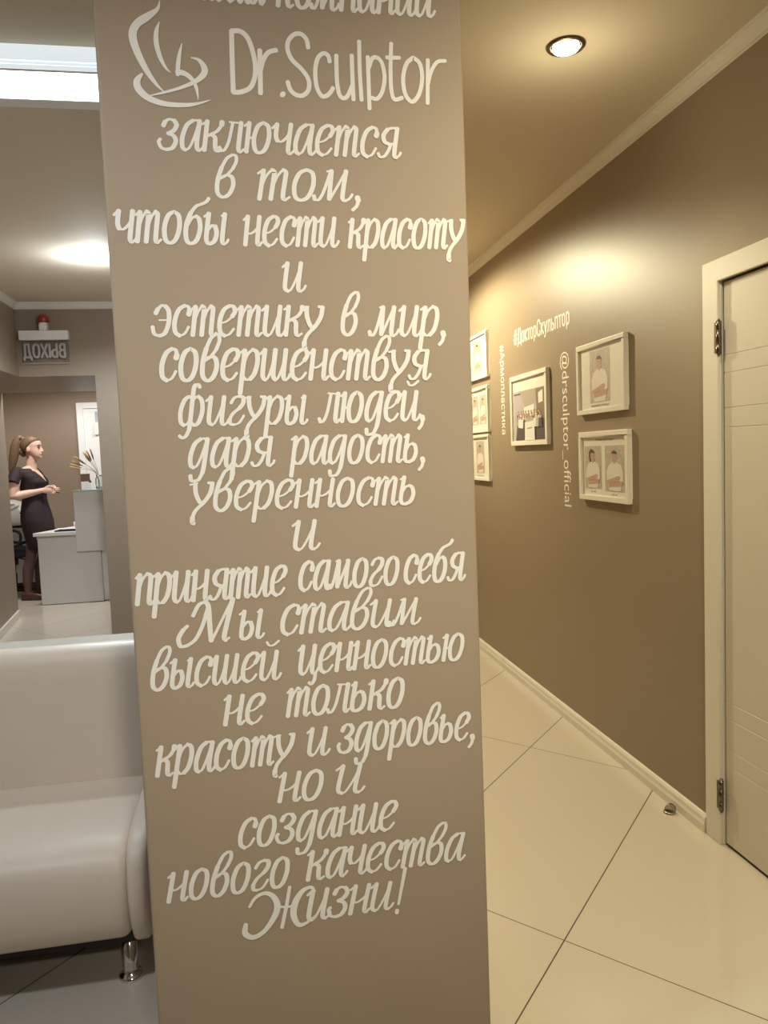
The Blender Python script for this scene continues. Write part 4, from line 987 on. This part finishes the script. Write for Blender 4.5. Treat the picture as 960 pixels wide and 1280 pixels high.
# dress with a V neckline
dr = MB()
dr.loft([el_ring(*t) for t in TOR[:-1]])
dr.ell((.105, -.075, 1.250), (.062, .065, .062), 16, 10).ell((.105, .075, 1.250), (.062, .065, .062), 16, 10)
for s in (-1, 1):
    sh = Vector((-.055, s * .150, 1.375)); el = Vector((-.075, s * .228, 1.255))
    dr.tube([sh + Vector((0, -s * .03, .005)), sh, sh.lerp(el, .5), el], [.050, .059, .063, .062], 16)
dress = remesh(dr, 'dress', M['dress'], wo, .007, 3)
bm = bmesh.new(); bm.from_mesh(dress.data)
kill = [f for f in bm.faces if (lambda c: (c.x > .0 and c.z > 1.245 and abs(c.y) < (c.z - 1.245) * .52 + .002) or (c.z > 1.375 and abs(c.y) < .085))(f.calc_center_median())]
bmesh.ops.delete(bm, geom=kill, context='FACES'); bm.to_mesh(dress.data); bm.free()
MB().tube([(-.085, -.10, .937), (-.10, 0, .94), (-.085, .10, .937)], .004, 6).build('back_seam', M['dress'], dress)
# hair: cap over the skull and a long ponytail
hr = MB()
HC = [(1.60, -2.350, -2.262, .072), (1.63, -2.358, -2.232, .082), (1.655, -2.361, -2.195, .085), (1.685, -2.357, -2.163, .083), (1.712, -2.340, -2.166, .074), (1.735, -2.308, -2.190, .056), (1.75, -2.272, -2.225, .024)]
hr.loft([el_ring(*h, 28) for h in HC])
hr.ell((-.045, 0, 1.575), (.030, .055, .05), 14, 10)
hr.tube(catmull([(-.035, 0, 1.715), (-.075, -.01, 1.725), (-.105, -.02, 1.665), (-.128, -.03, 1.56), (-.150, -.04, 1.45), (-.165, -.05, 1.36), (-.158, -.05, 1.27)], 5),
        [.030, .031, .032, .033, .034, .036, .038, .041, .044, .046, .048, .049, .050, .050, .050, .049, .048, .046, .044, .041, .038, .034, .030, .026, .022, .018, .015, .012, .009, .007, .005], 14, flat=.8)
remesh(hr, 'hair', M['hair'], wo, .006, 2)
MB().tube([(-.055 + .02 * math.cos(a), -.005 + .03 * math.sin(a), 1.722 + .026 * math.cos(a)) for a in [2 * PI * k / 14 for k in range(14)]], .006, 8, closed=True).build('hair_tie', M['hair'], wo)
for s in (-1, 1):
    MB().ell((.139, s * .033, 1.620), (.007, .011, .006), 10, 8).build('eye', M['eye'], wo)
    MB().tube([(.146, s * .018, 1.645), (.145, s * .034, 1.650), (.130, s * .056, 1.643)], [.004, .004, .002], 6).build('eyebrow', M['hair'], wo)
MB().tube([(.150, -.014, 1.5515), (.1565, 0, 1.5525), (.150, .014, 1.5515)], [.0018, .003, .0018], 6).build('mouth', M['lip'], wo)
for s, dx in ((-1, -.015), (1, .055)):
    y = s * .074
    sm = MB()
    sm.tube([(-.105 + dx, y * .9, .040), (-.04 + dx, y * .92, .052), (.04 + dx, y * .98, .042), (.115 + dx, y * 1.0, .030)], [.032, .040, .036, .022], 14)
    sm.box(-.125 + dx, -.06 + dx, y * .9 - .026, y * .9 + .026, .001, .03)
    sm.ell((-.10 + dx, y * .9, .062), (.030, .034, .036), 14, 8)
    sm.box(-.06 + dx, .10 + dx, y * .97 - .03, y * .97 + .03, .001, .012)
    remesh(sm, 'shoe', M['shoe'], wo, .006, 1)
ph = MB().box(-.05, .05, -.035, .035, -.005, .005)
o = single(ph, 'phone', M['black'], (-2.095, 8.90, 1.165), 'small dark phone held in the joined hands of the standing person', 'phone', bevel=.003)
o.rotation_euler = (.1, .25, .3)
